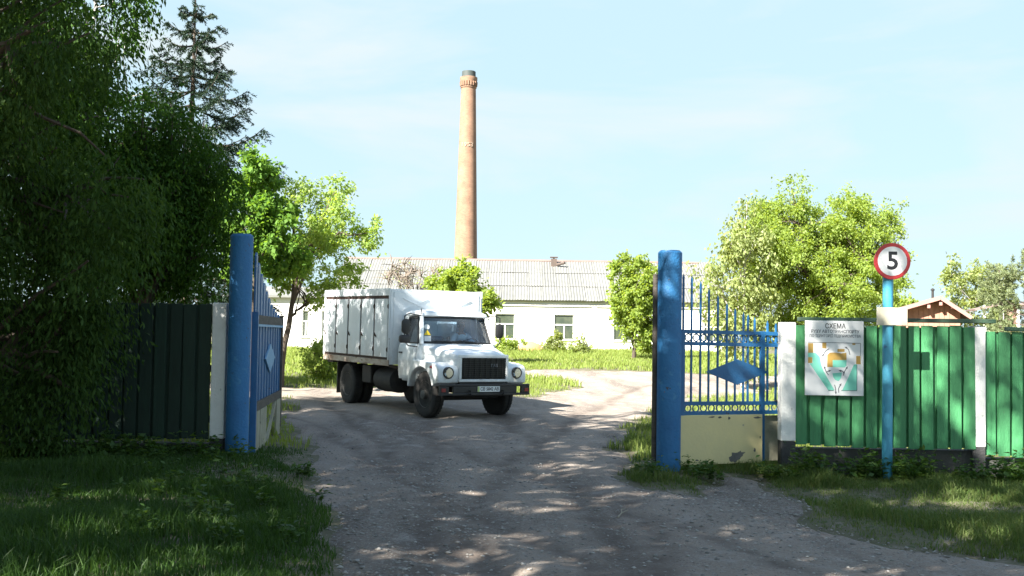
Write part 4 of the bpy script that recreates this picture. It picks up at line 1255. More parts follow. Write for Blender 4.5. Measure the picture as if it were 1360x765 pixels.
# ------------------------------------------------------------------ speed sign
def speed_sign():
    q = G(1178, 641)
    Y = q.y
    base = float(gz(q.x, Y))
    r = thing('speed_sign', 'round red-rimmed sign reading 5 on a pale blue pole before the green fence', 'sign', (q.x, Y, base))
    rad = 0.5 * 13.5 / F * Y
    zs = P(1182, 347.5, Y).z - base
    cx = P(1182, 347.5, Y).x - q.x
    tx = P(1179.5, 372, Y).x - q.x
    mb = MB(); mb.tube([(0, 0, -0.3), (tx, 0, zs + 0.1)], rad, 20)
    smooth(mb.build('pole', M['blue_light'], r), 50)
    D = 0.5 * 48.5 / F * Y
    mb = MB(); mb.lathe([(D - 0.008, -rad - 0.003), (D, -rad - 0.006), (D, -rad - 0.020), (D - 0.006, -rad - 0.024)], (cx, 0, zs), 'y', 48)
    disc = mb.build('disc', M['red'], r); smooth(disc, 30)
    mb = MB(); mb.lathe([(D * 0.80, -rad - 0.0235), (D * 0.80, -rad - 0.0262)], (cx, 0, zs), 'y', 48)
    mb.build('white_face', M['sign_white'], disc)
    text('numeral', '5', D * 1.36, M['ink'], disc, frame_mat((cx + 0.004, -rad - 0.027, zs - 0.005), (1, 0, 0), (0, 0, 1)), 0.001, 0.007)
    zp = P(1182, 420.5, Y).z - base; cp_ = P(1182, 420.5, Y).x - q.x
    hw = 0.5 * 40.5 / F * Y; hh = 0.5 * 23.5 / F * Y
    bevel(MB().box(cp_ - hw, cp_ + hw, -rad - 0.022, -rad - 0.002, zp - hh, zp + hh).build('blank_plate', M['blank'], r), 0.004, 1)
    for z in (zs - 0.03, zp):
        mb = MB(); mb.lathe([(rad + 0.001, z - 0.02), (rad + 0.008, z - 0.02), (rad + 0.008, z + 0.02), (rad + 0.001, z + 0.02)], n=20); mb.build('clamp', M['chassis'], r)
speed_sign()

# ------------------------------------------------------------------ truck
TH = R(31.0)
fwd = Vector((math.sin(TH), -math.cos(TH), 0)); lft = Vector((math.cos(TH), math.sin(TH), 0))
TRK = 0.815
qr = G(568.5, 552)
o0 = qr + lft * TRK
def gzt(v): return float(gz(v.x, v.y))
pFR, pFL = o0 - lft * TRK, o0 + lft * TRK
pRR, pRL = pFR - fwd * 3.77, pFL - fwd * 3.77
for p_ in (pFR, pFL, pRR, pRL): p_.z = gzt(p_) + float(road_h(np.array(p_.x), np.array(p_.y))) - 0.005
xax = ((pFR + pFL) - (pRR + pRL)).normalized()
yax = ((pFL + pRL) - (pFR + pRR)).normalized()
zax = xax.cross(yax).normalized(); yax = zax.cross(xax)
TM = Matrix((xax, yax, zax)).transposed().to_4x4(); TM.translation = (pFR + pFL) / 2
truck = thing('delivery_truck', 'white bread delivery truck with five-door box body and black grille coming out of the gate', 'truck')
truck.matrix_world = TM
WH, PT, BXM = M['truck_white'], truck, M['box_white']

# --- chassis
mb = MB()
for y in (-0.42, 0.42): mb.box(-5.05, 0.82, y - 0.04, y + 0.04, 0.66, 0.88)
for x in (-5.0, -3.2, -2.0, -0.9, 0.3, 0.78): mb.box(x - 0.05, x + 0.05, -0.38, 0.38, 0.69, 0.84)
mb.build('chassis_frame', M['chassis'], PT)
mb = MB(); mb.tube([(0, -0.75, 0.47), (0, -0.5, 0.40), (0, 0.5, 0.40), (0, 0.75, 0.47)], 0.055, 8); mb.build('front_axle', M['chassis'], PT)
mb = MB(); mb.tube([(-3.77, -0.9, 0.47), (-3.77, 0.9, 0.47)], 0.08, 8); mb.lathe([(0.05, -0.22), (0.2, -0.12), (0.2, 0.12), (0.05, 0.22)], (-3.77, 0, 0.47), 'x', 14); mb.build('rear_axle', M['chassis'], PT)
mb = MB()
for y in (-0.5, 0.5):
    mb.tube([(-0.62, y, 0.70), (-0.3, y, 0.56), (0, y, 0.50), (0.3, y, 0.56), (0.62, y, 0.66)], 0.04, 6)
    mb.tube([(-4.5, y, 0.72), (-4.1, y, 0.62), (-3.77, y, 0.58), (-3.4, y, 0.62), (-3.0, y, 0.70)], 0.05, 6)
mb.build('leaf_spring', M['chassis'], PT)
mb = MB(); mb.box(-0.55, 0.5, -0.3, 0.3, 0.5, 0.95); mb.tube([(-0.9, 0, 0.6), (-3.6, 0, 0.5)], 0.05, 8); bevel(mb.build('engine_block', M['chassis'], PT), 0.04, 1)
mb = MB(); mb.tube([(0.72, -0.62, 0.50), (0.72, 0.62, 0.50)], 0.03, 8); mb.tube([(0.30, -0.65, 0.42), (0.30, 0.65, 0.42)], 0.025, 8); mb.build('tie_rod', M['chassis'], PT)
mb = MB(); mb.lathe([(0.02, -2.45), (0.26, -2.42), (0.27, -1.52), (0.02, -1.49)], (0, -0.74, 0.66), 'x', 18); smooth(mb.build('fuel_tank', M['chassis'], PT))
mb = MB(); mb.box(-3.05, -2.55, -1.0, -0.55, 0.55, 0.95); bevel(mb.build('tool_box', M['chassis'], PT), 0.02, 1)
mb = MB(); mb.box(-2.4, -1.5, 0.5, 1.0, 0.55, 0.92); bevel(mb.build('battery_box', M['chassis'], PT), 0.02, 1)

# --- wheels
def tyre_prof(w):
    r = 0.47; h = w / 2
    return [(0.27, -h * 0.78), (0.33, -h * 0.98), (0.41, -h), (0.452, -h * 0.86), (r, -h * 0.62), (r, -0.012), (r - 0.014, -0.010), (r - 0.014, 0.010), (r, 0.012), (r, h * 0.62), (0.452, h * 0.86), (0.41, h), (0.33, h * 0.98), (0.27, h * 0.78)]
def wheel(x, y, out, steer=0.0, front=True, w=0.235):
    wr = bpy.data.objects.new('wheel', None); wr.empty_display_size = 0.1; COL.objects.link(wr); wr.parent = PT
    wr.location = (x, y, 0.47); wr.rotation_euler = (0, 0, steer)
    mb = MB(); mb.lathe(tyre_prof(w), (0, 0, 0), 'y', 40)
    for k in range(36):
        a = 2 * math.pi * k / 36
        for s in (-1, 1):
            M4 = Matrix.Rotation(a + s * 0.04, 4, 'Y')
            mb.box(-0.016, 0.016, s * 0.014 if s > 0 else -0.088, 0.088 if s > 0 else -0.014, 0.466, 0.478, M4)
    smooth(mb.build('tyre', M['rubber'], wr), 30)
    s = out
    mb = MB()
    if front:
        pr = [(0.275, s * 0.085), (0.27, s * 0.10), (0.255, s * 0.085), (0.245, s * 0.03), (0.20, s * 0.055), (0.13, s * 0.085), (0.095, s * 0.09), (0.09, s * 0.15), (0.04, s * 0.165), (0.0001, s * 0.165)]
    else:
        pr = [(0.275, s * 0.085), (0.27, s * 0.10), (0.25, s * 0.08), (0.235, -s * 0.04), (0.16, -s * 0.06), (0.12, -s * 0.05), (0.11, s * 0.05), (0.05, s * 0.07), (0.0001, s * 0.07)]
    mb.lathe(pr, (0, 0, 0), 'y', 28)
    smooth(mb.build('rim', M['rim'], wr), 40)
    for k in range(6):
        mb = MB()
        a = 2 * math.pi * k / 6
        c0 = Vector((0.165 * math.sin(a), 0, 0.165 * math.cos(a)))
        yb = s * 0.07 if front else -s * 0.06
        mb.tube([c0 + Vector((0, yb - s * 0.01, 0)), c0 + Vector((0, yb + s * 0.03, 0))], 0.016, 6)
        mb.build('wheel_nut', M['chassis'], wr)
ST = R(4)
wheel(0, -TRK, -1, ST); wheel(0, TRK, 1, ST)
for s in (-1, 1):
    wheel(-3.77, s * 0.96, s, 0, False); wheel(-3.77, s * 0.69, s, 0, False)
for s in (-1, 1):
    mb = MB(); mb.prism([(-4.32, 0.98), (-4.34, 0.22), (-4.37, 0.22), (-4.36, 0.98)], lambda x, z: (x, s * 0.58, z), lambda x, z: (x, s * 1.08, z)); mb.build('mud_flap', M['rubber'], PT)
    mb = MB(); mb.tube([(-4.62, s * 0.95, 1.0), (-4.45, s * 1.0, 0.62), (-4.36, s * 1.0, 0.5)], 0.018, 6); mb.build('flap_bracket', M['rail_rust'], PT)
mb = MB(); mb.box(-5.06, -4.72, -1.06, -0.55, 0.93, 1.015); mb.box(-5.06, -4.72, 0.55, 1.06, 0.93, 1.015); bevel(mb.build('rear_bumper', M['chassis'], PT), 0.01, 1)

# --- cargo box
BX0, BX1, HB, Z0, Z1 = -5.14, -1.33, 1.12, 1.02, 2.66
cb = MB(); cb.box(BX0, BX1, -HB, HB, Z0, Z1)
cargo = bevel(cb.build('cargo_box', BXM, PT), 0.012, 2)
for s in (-1, 1):
    y = s * HB
    def sb(name, m, x0, x1, z0, z1, d0, d1, par=cargo):
        a, b = sorted((y + s * d0, y + s * d1))
        o_ = MB().box(x0, x1, a, b, z0, z1).build(name, m, par); return o_
    bevel(sb('side_rail', M['rail_rust'], BX0 + 0.003, BX1 - 0.003, Z0 - 0.03, Z0 + 0.10, 0.0015, 0.024), 0.004, 1)
    bevel(sb('top_rail', BXM, BX0 + 0.003, BX1 - 0.003, Z1 - 0.145, Z1 + 0.012, 0.0015, 0.03), 0.004, 1)
    sb('seam_backing', M['rust'], BX0 + 0.05, BX1 - 0.05, Z0 + 0.10, Z1 - 0.145, 0.0015, 0.007)
    nd = 5; x0_, x1_ = BX0 + 0.02, BX1 - 0.05; dw = (x1_ - x0_) / nd
    for k in range(nd):
        a, b = x0_ + k * dw + 0.040, x0_ + (k + 1) * dw - 0.040
        bevel(sb('cargo_door', BXM, a, b, Z0 + 0.155, Z1 - 0.215, 0.008, 0.03), 0.006, 2)
        for z in (Z0 + 0.32, Z1 - 0.38):
            mb = MB(); xx = b + 0.036
            mb.tube([(xx, y + s * 0.028, z - 0.05), (xx, y + s * 0.028, z + 0.05)], 0.018, 8)
            mb.box(xx - 0.05, xx, min(y + s * 0.031, y + s * 0.036), max(y + s * 0.031, y + s * 0.036), z - 0.03, z + 0.03)
            mb.build('hinge', M['rust'], cargo)
        mb = MB(); z = Z0 + 0.62
        mb.bar((a + 0.02, y + s * 0.045, z + 0.05), (a + 0.11, y + s * 0.045, z - 0.03), 0.02, 0.025)
        mb.build('latch', M['rust'], cargo)
    for xx in (BX0 + 0.012, BX1 - 0.03):
        sb('corner_post', BXM, xx - 0.012, xx + 0.018, Z0 + 0.101, Z1 - 0.146, 0.0015, 0.03)
for (y0, y1) in ((-1.05, -0.02), (0.02, 1.05)):
    mb = MB(); mb.box(BX1 + 0.001, BX1 + 0.012, y0, y1, Z0 + 0.08, Z1 - 0.06)
    bevel(mb.build('front_panel', BXM, cargo), 0.008, 2)
    mb = MB(); zc = Z1 - 0.32; yc = (y0 + y1) / 2
    for a, b in (((yc - 0.3, zc + 0.12), (yc + 0.3, zc - 0.12)), ((yc - 0.3, zc - 0.12), (yc + 0.3, zc + 0.12))):
        mb.bar((BX1 + 0.013, a[0], a[1]), (BX1 + 0.013, b[0], b[1]), 0.012, 0.04, (1, 0, 0))
    mb.build('embossed_rib', BXM, cargo)

# --- cab
def rrect(z, x0, x1, hw, r=0.1, n=5):
    out = []
    for (cx, cy, a0) in ((x1 - r, hw - r, 0), (x0 + r, hw - r, 90), (x0 + r, -hw + r, 180), (x1 - r, -hw + r, 270)):
        for k in range(n):
            a = R(a0 + 90 * k / (n - 1)); out.append((cx + r * math.cos(a), cy + r * math.sin(a), z))
    return out
CX0, CX1 = -1.24, -0.27
mb = MB()
mb.rings([rrect(0.70, CX0 + 0.02, CX1 - 0.05, 0.88), rrect(0.80, CX0, CX1, 0.93), rrect(1.15, CX0, CX1, 0.955), rrect(1.42, CX0, CX1, 0.94), rrect(1.51, CX0 + 0.01, CX1 - 0.01, 0.905)], True, False)
o_ = smooth(mb.build('cab_body', WH, PT), 40)
sd = o_.modifiers.new('thick', 'SOLIDIFY'); sd.thickness = 0.035; sd.offset = -1
mb = MB()
mb.rings([rrect(2.075, -1.24, -0.50, 0.80, 0.09), rrect(2.10, -1.25, -0.46, 0.83, 0.10), rrect(2.15, -1.24, -0.47, 0.82, 0.12), rrect(2.20, -1.18, -0.58, 0.74, 0.14), rrect(2.225, -1.05, -0.72, 0.55, 0.14)])
smooth(mb.build('cab_roof', WH, PT), 60)
for s in (-1, 1):
    mb = MB()
    mb.prism([(-0.25, 1.50), (-0.33, 1.50), (-0.555, 2.085), (-0.47, 2.085)], lambda x, z: (x, s * (0.905 - (z - 1.5) * 0.16), z), lambda x, z: (x, s * (0.835 - (z - 1.5) * 0.16), z))
    bevel(mb.build('front_pillar', WH, PT), 0.012, 2)
    mb = MB()
    mb.prism([(-0.985, 1.50), (-1.235, 1.50), (-1.235, 2.085), (-1.0, 2.085)], lambda x, z: (x, s * (0.905 - (z - 1.5) * 0.16), z), lambda x, z: (x, s * (0.855 - (z - 1.5) * 0.16), z))
    bevel(mb.build('rear_pillar', WH, PT), 0.01, 2)
    # door skin
    mb = MB()
    prof = [(0.74, 0.925), (0.82, 0.945), (1.15, 0.972), (1.40, 0.957), (1.50, 0.925)]
    ring = []
    for z, hw in prof:
        xf = -0.36 if z > 1.12 else (-0.47 if z > 0.9 else -0.52)
        ring.append([(-1.19, s * hw, z), (xf, s * hw, z), (xf, s * (hw + 0.014), z), (-1.19, s * (hw + 0.014), z)])
    mb.rings(ring)
    dr = bevel(mb.build('door', WH, PT), 0.006, 2)
    mb = MB()
    top, bot, hwt, hwb = 2.05, 1.515, 0.825, 0.915
    q = [(-0.37, s * hwb, bot), (-0.56, s * hwt, top), (-0.97, s * hwt, top), (-0.98, s * hwb, bot)]
    for i in range(4):
        a, b = q[i], q[(i + 1) % 4]
        mb.bar(a, b, 0.03, 0.035)
    mb.build('window_surround', M['black'], dr)
    mb = MB(); mb.add([(x, y - s * 0.012, z) for x, y, z in q] + [(x, y - s * 0.017, z) for x, y, z in q], [(0, 1, 2, 3), (4, 5, 6, 7), (0, 1, 5, 4), (1, 2, 6, 5), (2, 3, 7, 6), (3, 0, 4, 7)])
    mb.build('window_pane', M['glass'], dr)
    mb = MB(); mb.bar((-1.12, s * 0.985, 1.30), (-0.98, s * 0.985, 1.30), 0.03, 0.03); mb.box(-1.10, -1.06, min(s * 0.95, s * 0.98), max(s * 0.95, s * 0.98), 1.17, 1.21)
    mb.build('handle', M['black'], dr)
    mb = MB()
    for z in (0.98, 1.38): mb.tube([(-0.395 if z > 1.1 else -0.475, s * 0.985, z - 0.05), (-0.395 if z > 1.1 else -0.475, s * 0.98, z + 0.05)], 0.015, 6)
    mb.build('hinge', WH, dr)
mb = MB(); mb.box(-1.235, -1.205, -0.86, 0.86, 1.50, 1.60); mb.box(-1.235, -1.205, -0.79, 0.79, 1.98, 2.085); mb.box(-1.235, -1.205, -0.86, -0.45, 1.6, 1.98); mb.box(-1.235, -1.205, 0.45, 0.86, 1.6, 1.98)
mb.build('rear_wall', M['cab_in'], PT)
mb = MB(); mb.box(-1.225, -1.22, -0.45, 0.45, 1.60, 1.98); mb.build('rear_pane', M['glass'], PT)
mb = MB(); mb.box(-1.18, -0.32, -0.85, 0.85, 0.86, 0.90); mb.build('cab_floor', M['cab_in'], PT)
# windscreen: slightly bowed sheet of glass with black seal
def ws(y, t, d=0.0):
    z = 1.53 + t * 0.535
    hw = 0.825 - t * 0.075
    x = -0.268 - t * 0.222 - 0.10 * (y ** 4) + d
    return (x, y * hw, z)
rows_ = []
outline = []
NY = 12
for d in (0.0, -0.006):
    pass
vs = []; fs = []
for d in (0.0, -0.006):
    for j in range(5):
        for i in range(NY + 1):
            vs.append(ws(-1 + 2 * i / NY, j / 4, d))
W1 = NY + 1
for l in (0, 1):
    b0 = l * 5 * W1
    for j in range(4):
        for i in range(NY): fs.append((b0 + j * W1 + i, b0 + j * W1 + i + 1, b0 + (j + 1) * W1 + i + 1, b0 + (j + 1) * W1 + i))
mb = MB(); mb.add(vs, fs); wsh = smooth(mb.build('windscreen', M['glass'], PT), 60)
seal_line = [ws(-1 + 2 * i / NY, 0, 0.004) for i in range(NY + 1)] + [ws(1, j / 4, 0.004) for j in range(1, 5)] + [ws(1 - 2 * i / NY, 1, 0.004) for i in range(1, NY + 1)] + [ws(-1, 1 - j / 4, 0.004) for j in range(1, 5)]
mb = MB(); mb.tube(seal_line, 0.017, 6, False); smooth(mb.build('seal', M['black'], wsh), 60)
def stick(name, pts, m, d):
    mb = MB(); n_ = len(pts)
    mb.add([ws(y, t, d) for y, t in pts] + [ws(y, t, d - 0.001) for y, t in pts], [tuple(range(n_)), tuple(range(n_, 2 * n_))] + [(k, (k + 1) % n_, n_ + (k + 1) % n_, n_ + k) for k in range(n_)])
    mb.build(name, m, wsh)
ysc = -0.86
stick('round_sticker', [(ysc + 0.075 * math.cos(a), 0.62 + 0.095 * math.sin(a)) for a in np.linspace(0, 6.28, 13)[:-1]], M['white_sticker'], 0.006)
stick('yellow_triangle_sticker', [(ysc - 0.09, 0.29), (ysc + 0.09, 0.29), (ysc, 0.50)], M['yellow'], 0.006)
stick('square_sticker', [(ysc - 0.08, 0.06), (ysc + 0.085, 0.06), (ysc + 0.085, 0.26), (ysc - 0.08, 0.26)], M['white_sticker'], 0.006)
for y0 in (-0.05, 0.55):
    mb = MB(); mb.tube([(-0.20, y0 * 0.82, 1.50), (-0.235, y0 * 0.82 - 0.03, 1.545), (-0.245, y0 * 0.82 - 0.42, 1.57)], 0.010, 5); mb.tube([(-0.24, y0 * 0.82 - 0.12, 1.555), (-0.25, y0 * 0.82 - 0.62, 1.565)], 0.012, 5)
    mb.build('wiper', M['black'], PT)
# interior
mb = MB(); mb.rings([[(-0.33, -0.84, 1.25), (-0.33, 0.84, 1.25), (-0.33, 0.84, 1.5), (-0.33, -0.84, 1.5)], [(-0.50, -0.84, 1.25), (-0.50, 0.84, 1.25), (-0.46, 0.84, 1.5), (-0.46, -0.84, 1.5)]])
bevel(mb.build('dashboard', M['seat'], PT), 0.02, 2)
for yc, wd in ((0.42, 0.5), (-0.35, 0.85)):
    mb = MB(); mb.box(-1.15, -0.72, yc - wd / 2, yc + wd / 2, 1.0, 1.16); mb.box(-1.19, -1.08, yc - wd / 2, yc + wd / 2, 1.16, 1.66)
    bevel(mb.build('seat', M['seat'], PT), 0.04, 2)
SWC = Vector((-0.60, 0.42, 1.50))
SWR = Matrix.Rotation(R(38), 3, 'Y')
swm = MB(); swm.torus((0, 0, 0), 0.20, 0.013, 'z', 28, 8)
for a in (90, 210, 330): swm.tube([(0, 0, -0.02), (0.19 * math.cos(R(a)), 0.19 * math.sin(R(a)), 0)], 0.012, 6)
swm.tube([(0, 0, -0.35), (0, 0, 0.01)], 0.025, 8)
swo = smooth(swm.build('steering_wheel', M['black'], PT), 60)
SWM = Matrix.Translation(SWC) @ Matrix.Rotation(R(-38), 4, 'Y')
swo.matrix_local = SWM
# bonnet and wings
def hsec(x, hw, zt, zb, crown):
    return [(x, -hw, zb), (x, -hw, zt - 0.10), (x, -hw + 0.03, zt - 0.035), (x, -hw * 0.62, zt + crown * 0.6), (x, 0, zt + crown), (x, hw * 0.62, zt + crown * 0.6), (x, hw - 0.03, zt - 0.035), (x, hw, zt - 0.10), (x, hw, zb)]
mb = MB(); mb.rings([hsec(-0.255, 0.86, 1.50, 1.33, 0.015), hsec(-0.1, 0.83, 1.475, 1.30, 0.03), hsec(0.35, 0.70, 1.41, 1.25, 0.035), hsec(0.72, 0.61, 1.352, 1.22, 0.03), hsec(0.80, 0.585, 1.325, 1.22, 0.02)])
hood = smooth(bevel(mb.build('bonnet', WH, PT), 0.01, 2), 45)
mb = MB(); mb.rings([hsec(-0.26, 0.84, 1.40, 0.86, 0.0), hsec(0.35, 0.68, 1.36, 0.86, 0.0), hsec(0.79, 0.572, 1.31, 0.80, 0.0)])
smooth(mb.build('engine_side_panel', WH, PT), 45)
mb = MB()
mb.box(0.78, 0.86, -0.575, 0.575, 1.255, 1.325); mb.box(0.78, 0.86, -0.575, 0.575, 0.765, 0.825)
mb.box(0.78, 0.86, -0.575, -0.515, 0.825, 1.255); mb.box(0.78, 0.86, 0.515, 0.575, 0.825, 1.255)
bevel(mb.build('front_surround', WH, PT), 0.015, 2)
mb = MB(); mb.box(0.795, 0.80, -0.514, 0.514, 0.826, 1.254); gr = mb.build('grille', M['black'], PT)
for k in range(11):
    z = 0.846 + k * 0.0388
    MB().box(0.81, 0.85, -0.512, 0.512, z - 0.008, z + 0.008).build('grille_bar', M['black'], gr)
for k in range(8):
    y = -0.45 + k * 0.1286
    MB().box(0.802, 0.835, y - 0.007, y + 0.007, 0.828, 1.252).build('grille_rib', M['black'], gr)
text('badge', 'ГАЗ', 0.085, M['grey_ink'], gr, frame_mat((0.853, 0.24, 1.10), (0, 1, 0), (0, 0, 1)), 0.003, 0.002)
for s in (-1, 1):
    arc = [(0.0 + 0.57 * math.cos(R(a)), 0.47 + 0.57 * math.sin(R(a))) for a in np.linspace(166, 20, 16)]
    poly = [(0.80, 0.75), (0.815, 0.92), (0.79, 1.05), (0.70, 1.115), (0.50, 1.14), (0.0, 1.165), (-0.38, 1.175), (-0.46, 1.10), (-0.60, 0.70), (-0.60, 0.60)] + arc + [(0.60, 0.70)]
    mb = MB(); mb.prism(poly, lambda x, z: (x, s * 0.555, z), lambda x, z: (x, s * 1.03, z))
    wg = bevel(mb.build('wing', WH, PT), 0.05, 4, 30); smooth(wg, 60)
    # dark wheel housing
    mb = MB(); arc2 = [(0.0 + 0.585 * math.cos(R(a)), 0.47 + 0.585 * math.sin(R(a))) for a in np.linspace(160, 24, 14)]
    mb.prism(arc2 + [(0.5, 0.75), (-0.5, 0.75)], lambda x, z: (x, s * 0.545, z), lambda x, z: (x, s * 0.55, z)); mb.build('wheel_housing', M['chassis'], PT)
    hl = MB(); hl.lathe([(0.06, 0.77), (0.118, 0.78), (0.118, 0.835), (0.108, 0.845), (0.098, 0.838), (0.095, 0.80), (0.06, 0.79)], (0, s * 0.80, 0.955), 'x', 28)
    hlo = smooth(hl.build('headlight', M['bumper'], PT), 40)
    mb = MB(); mb.lathe([(0.0001, 0.795), (0.05, 0.80), (0.095, 0.832)], (0, s * 0.80, 0.955), 'x', 24); smooth(mb.build('reflector', M['chrome'], hlo), 60)
    mb = MB(); mb.lathe([(0.098, 0.836), (0.07, 0.852), (0.035, 0.86), (0.0001, 0.862)], (0, s * 0.80, 0.955), 'x', 24); smooth(mb.build('lens', M['lens'], hlo), 60)
    mb = MB(); mb.lathe([(0.028, 0.01), (0.028, 0.03), (0.018, 0.045), (0.0001, 0.047)], (0, 0, 0), 'y', 14)
    tl = mb.build('turn_light', M['reflector_red'], PT); tl.location = (0.52, s * 1.025, 1.06)
    if s < 0: tl.rotation_euler = (0, 0, math.pi)
# bumper of separate bars with end openings
mb = MB()
mb.box(0.88, 0.95, -1.05, 1.05, 0.685, 0.735); mb.box(0.88, 0.95, -1.05, 1.05, 0.505, 0.555)
mb.box(0.88, 0.945, -0.74, 0.74, 0.553, 0.687)
for s in (-1, 1):
    a, b = sorted((s * 0.84, s * 1.05)); mb.box(0.885, 0.945, a, b, 0.553, 0.687)
bu = bevel(mb.build('bumper', M['bumper'], PT), 0.012, 2)
for s in (-1, 1):
    a, b = sorted((s * 0.92, s * 1.01)); MB().box(0.946, 0.955, a, b, 0.58, 0.65).build('reflector', M['reflector_red'], bu)
    mb = MB(); mb.tube([(0.95, s * 0.38, 0.60), (1.02, s * 0.38, 0.60), (1.03, s * 0.38, 0.55), (0.97, s * 0.38, 0.53)], 0.016, 6); mb.build('tow_hook', M['chassis'], bu)
    MB().bar((0.88, s * 0.42, 0.62), (0.75, s * 0.42, 0.72), 0.08, 0.12).build('bracket', M['chassis'], bu)
MB().box(0.60, 0.86, -0.56, 0.56, 0.735, 0.775).build('front_apron', M['chassis'], PT)
mb = MB(); mb.box(0.956, 0.962, -0.20, 0.32, 0.578, 0.690); pl = bevel(mb.build('number_plate', M['plate'], PT), 0.002, 1)
M['plate_green'] = mat('plate side band', (0.45, 0.55, 0.20), 0.5)
MB().box(0.9625, 0.9635, -0.197, -0.155, 0.581, 0.687).build('side_band', M['plate_green'], pl)
o_ = text('lettering', 'СВ 5842 АВ', 0.082, M['ink'], pl, frame_mat((0.9632, 0.075, 0.635), (0, 1, 0), (0, 0, 1)), 0.0008, 0.0012)
xs = [v.co.x for v in o_.data.vertices]; k_ = 0.43 / (max(xs) - min(xs)); o_.matrix_local = frame_mat((0.9632, 0.082, 0.633), (0, 1, 0), (0, 0, 1)) @ Matrix.Diagonal((k_, 1.15, 1, 1))
# mirrors
for s in (-1, 1):
    yo = 1.20 if s < 0 else 1.10
    mb = MB(); mb.tube([(-0.50, s * 0.80, 2.10), (-0.46, s * (yo - 0.10), 2.13), (-0.44, s * yo, 2.08), (-0.42, s * yo, 1.55), (-0.42, s * (yo - 0.08), 1.46), (-0.36, s * 0.93, 1.44)], 0.013, 6)
    smooth(mb.build('mirror_bracket', M['black'], PT), 60)
    mb = MB(); mb.rings([rrect(-0.025, -0.13, 0.13, 0.075, 0.07), rrect(0.0, -0.16, 0.16, 0.095, 0.085), rrect(0.03, -0.16, 0.16, 0.095, 0.085), rrect(0.05, -0.10, 0.10, 0.055, 0.05)])
    o_ = smooth(mb.build('mirror', M['black'], PT), 50)
    # its x becomes up, its z points forward
    o_.matrix_local = Matrix.Translation((-0.43, s * (yo - 0.02), 1.86 if s < 0 else 1.80)) @ Matrix(((0, 0, 1, 0), (0, 1, 0, 0), (1, 0, 0, 0), (0, 0, 0, 1)))
    if s < 0:
        mb = MB(); mb.rings([rrect(-0.02, -0.06, 0.06, 0.10, 0.05), rrect(0.0, -0.085, 0.085, 0.125, 0.06), rrect(0.05, -0.085, 0.085, 0.125, 0.06), rrect(0.08, -0.05, 0.05, 0.08, 0.04)])
        o_ = smooth(mb.build('wide_mirror', M['black'], PT), 50)
        o_.matrix_local = Matrix.Translation((-0.42, s * 1.21, 1.60)) @ Matrix(((0, 0, 1, 0), (0, 1, 0, 0), (1, 0, 0, 0), (0, 0, 0, 1)))
mb = MB(); mb.tube([(-0.45, -0.80, 2.12), (-0.47, -0.81, 2.24)], 0.012, 6); mb.build('antenna_stub', M['black'], PT)

# --- driver
def skin_body(name, m, chains, parent, levels=2, root_i=0):
    vs = []; es = []; rs = []
    for ch_ in chains:
        start, pts = ch_
        prev = start
        for (p, r_) in pts:
            vs.append(p); rs.append(r_)
            if prev is not None: es.append((prev, len(vs) - 1))
            prev = len(vs) - 1
    me = bpy.data.meshes.new(name); me.from_pydata(vs, es, []); me.update()
    o = link(name, me, m, parent)
    mo = o.modifiers.new('skin', 'SKIN')
    mo.use_smooth_shade = True
    for i, r_ in enumerate(rs):
        sv = me.skin_vertices[0].data[i]
        sv.radius = r_ if isinstance(r_, tuple) else (r_, r_)
        sv.use_root = (i == root_i)
    ss = o.modifiers.new('sub', 'SUBSURF'); ss.levels = levels; ss.render_levels = levels
    return o
drv = thing('person', 'driver in a pale shirt at the wheel, seen through the windscreen', 'person')
drv.matrix_world = TM @ Matrix.Translation((-0.90, 0.40, 1.16))
# local: x forward, y left, z up, origin on the seat; hands at the rim of the steering wheel
inv = (Matrix.Translation((-0.90, 0.40, 1.16))).inverted()
def rim_pt(a): return inv @ (SWM @ Vector((0.205 * math.cos(R(a)), 0.205 * math.sin(R(a)), 0.0)))
hL, hR = rim_pt(75), rim_pt(-75)
ch_ = [(None, [((-0.06, 0, 0.10), (0.13, 0.16)), ((-0.08, 0, 0.28), (0.11, 0.15)), ((-0.07, 0, 0.44), (0.11, 0.165)), ((-0.05, 0, 0.53), (0.07, 0.11)), ((-0.03, 0, 0.60), (0.052, 0.052)),
               ((-0.01, 0, 0.68), (0.075, 0.068)), ((0.0, 0, 0.76), (0.088, 0.072)), ((-0.005, 0, 0.83), (0.06, 0.055))])]
n0 = 8
for s, hp in ((1, hL), (-1, hR)):
    sh_ = Vector((-0.05, s * 0.19, 0.49)); w_ = hp + Vector((-0.075, 0, 0.035)); el = (sh_ + w_) / 2 + Vector((-0.02, s * 0.09, -0.13))
    st_ = sum(len(c[1]) for c in ch_)
    ch_.append((3, [(tuple(sh_), 0.062), (tuple((sh_ + el) / 2), 0.05), (tuple(el), 0.043), (tuple((el + w_) / 2), 0.036), (tuple(w_), 0.026), (tuple(w_ + (hp - w_) * 0.55 + Vector((0, 0, 0.012))), (0.018, 0.036))]))
    palm = st_ + 5
    for k in range(4):
        off = Vector((0.0, s * (0.030 - 0.020 * k), 0.0)); L_ = (0.028, 0.032, 0.031, 0.025)[k]
        p0 = w_ + (hp - w_) * 0.9 + off + Vector((0, 0, 0.022))
        ch_.append((palm, [(tuple(p0), 0.0095), (tuple(p0 + Vector((L_, 0, -0.008))), 0.0088), (tuple(p0 + Vector((L_ * 1.1, 0, -0.034))), 0.008), (tuple(p0 + Vector((L_ * 0.4, 0, -0.048))), 0.007)]))
    pt_ = w_ + (hp - w_) * 0.4 + Vector((0, -s * 0.035, 0.004))
    ch_.append((palm - 1, [(tuple(pt_), 0.012), (tuple(pt_ + Vector((0.035, -s * 0.012, 0.0))), 0.010), (tuple(pt_ + Vector((0.062, -s * 0.004, -0.006))), 0.008)]))
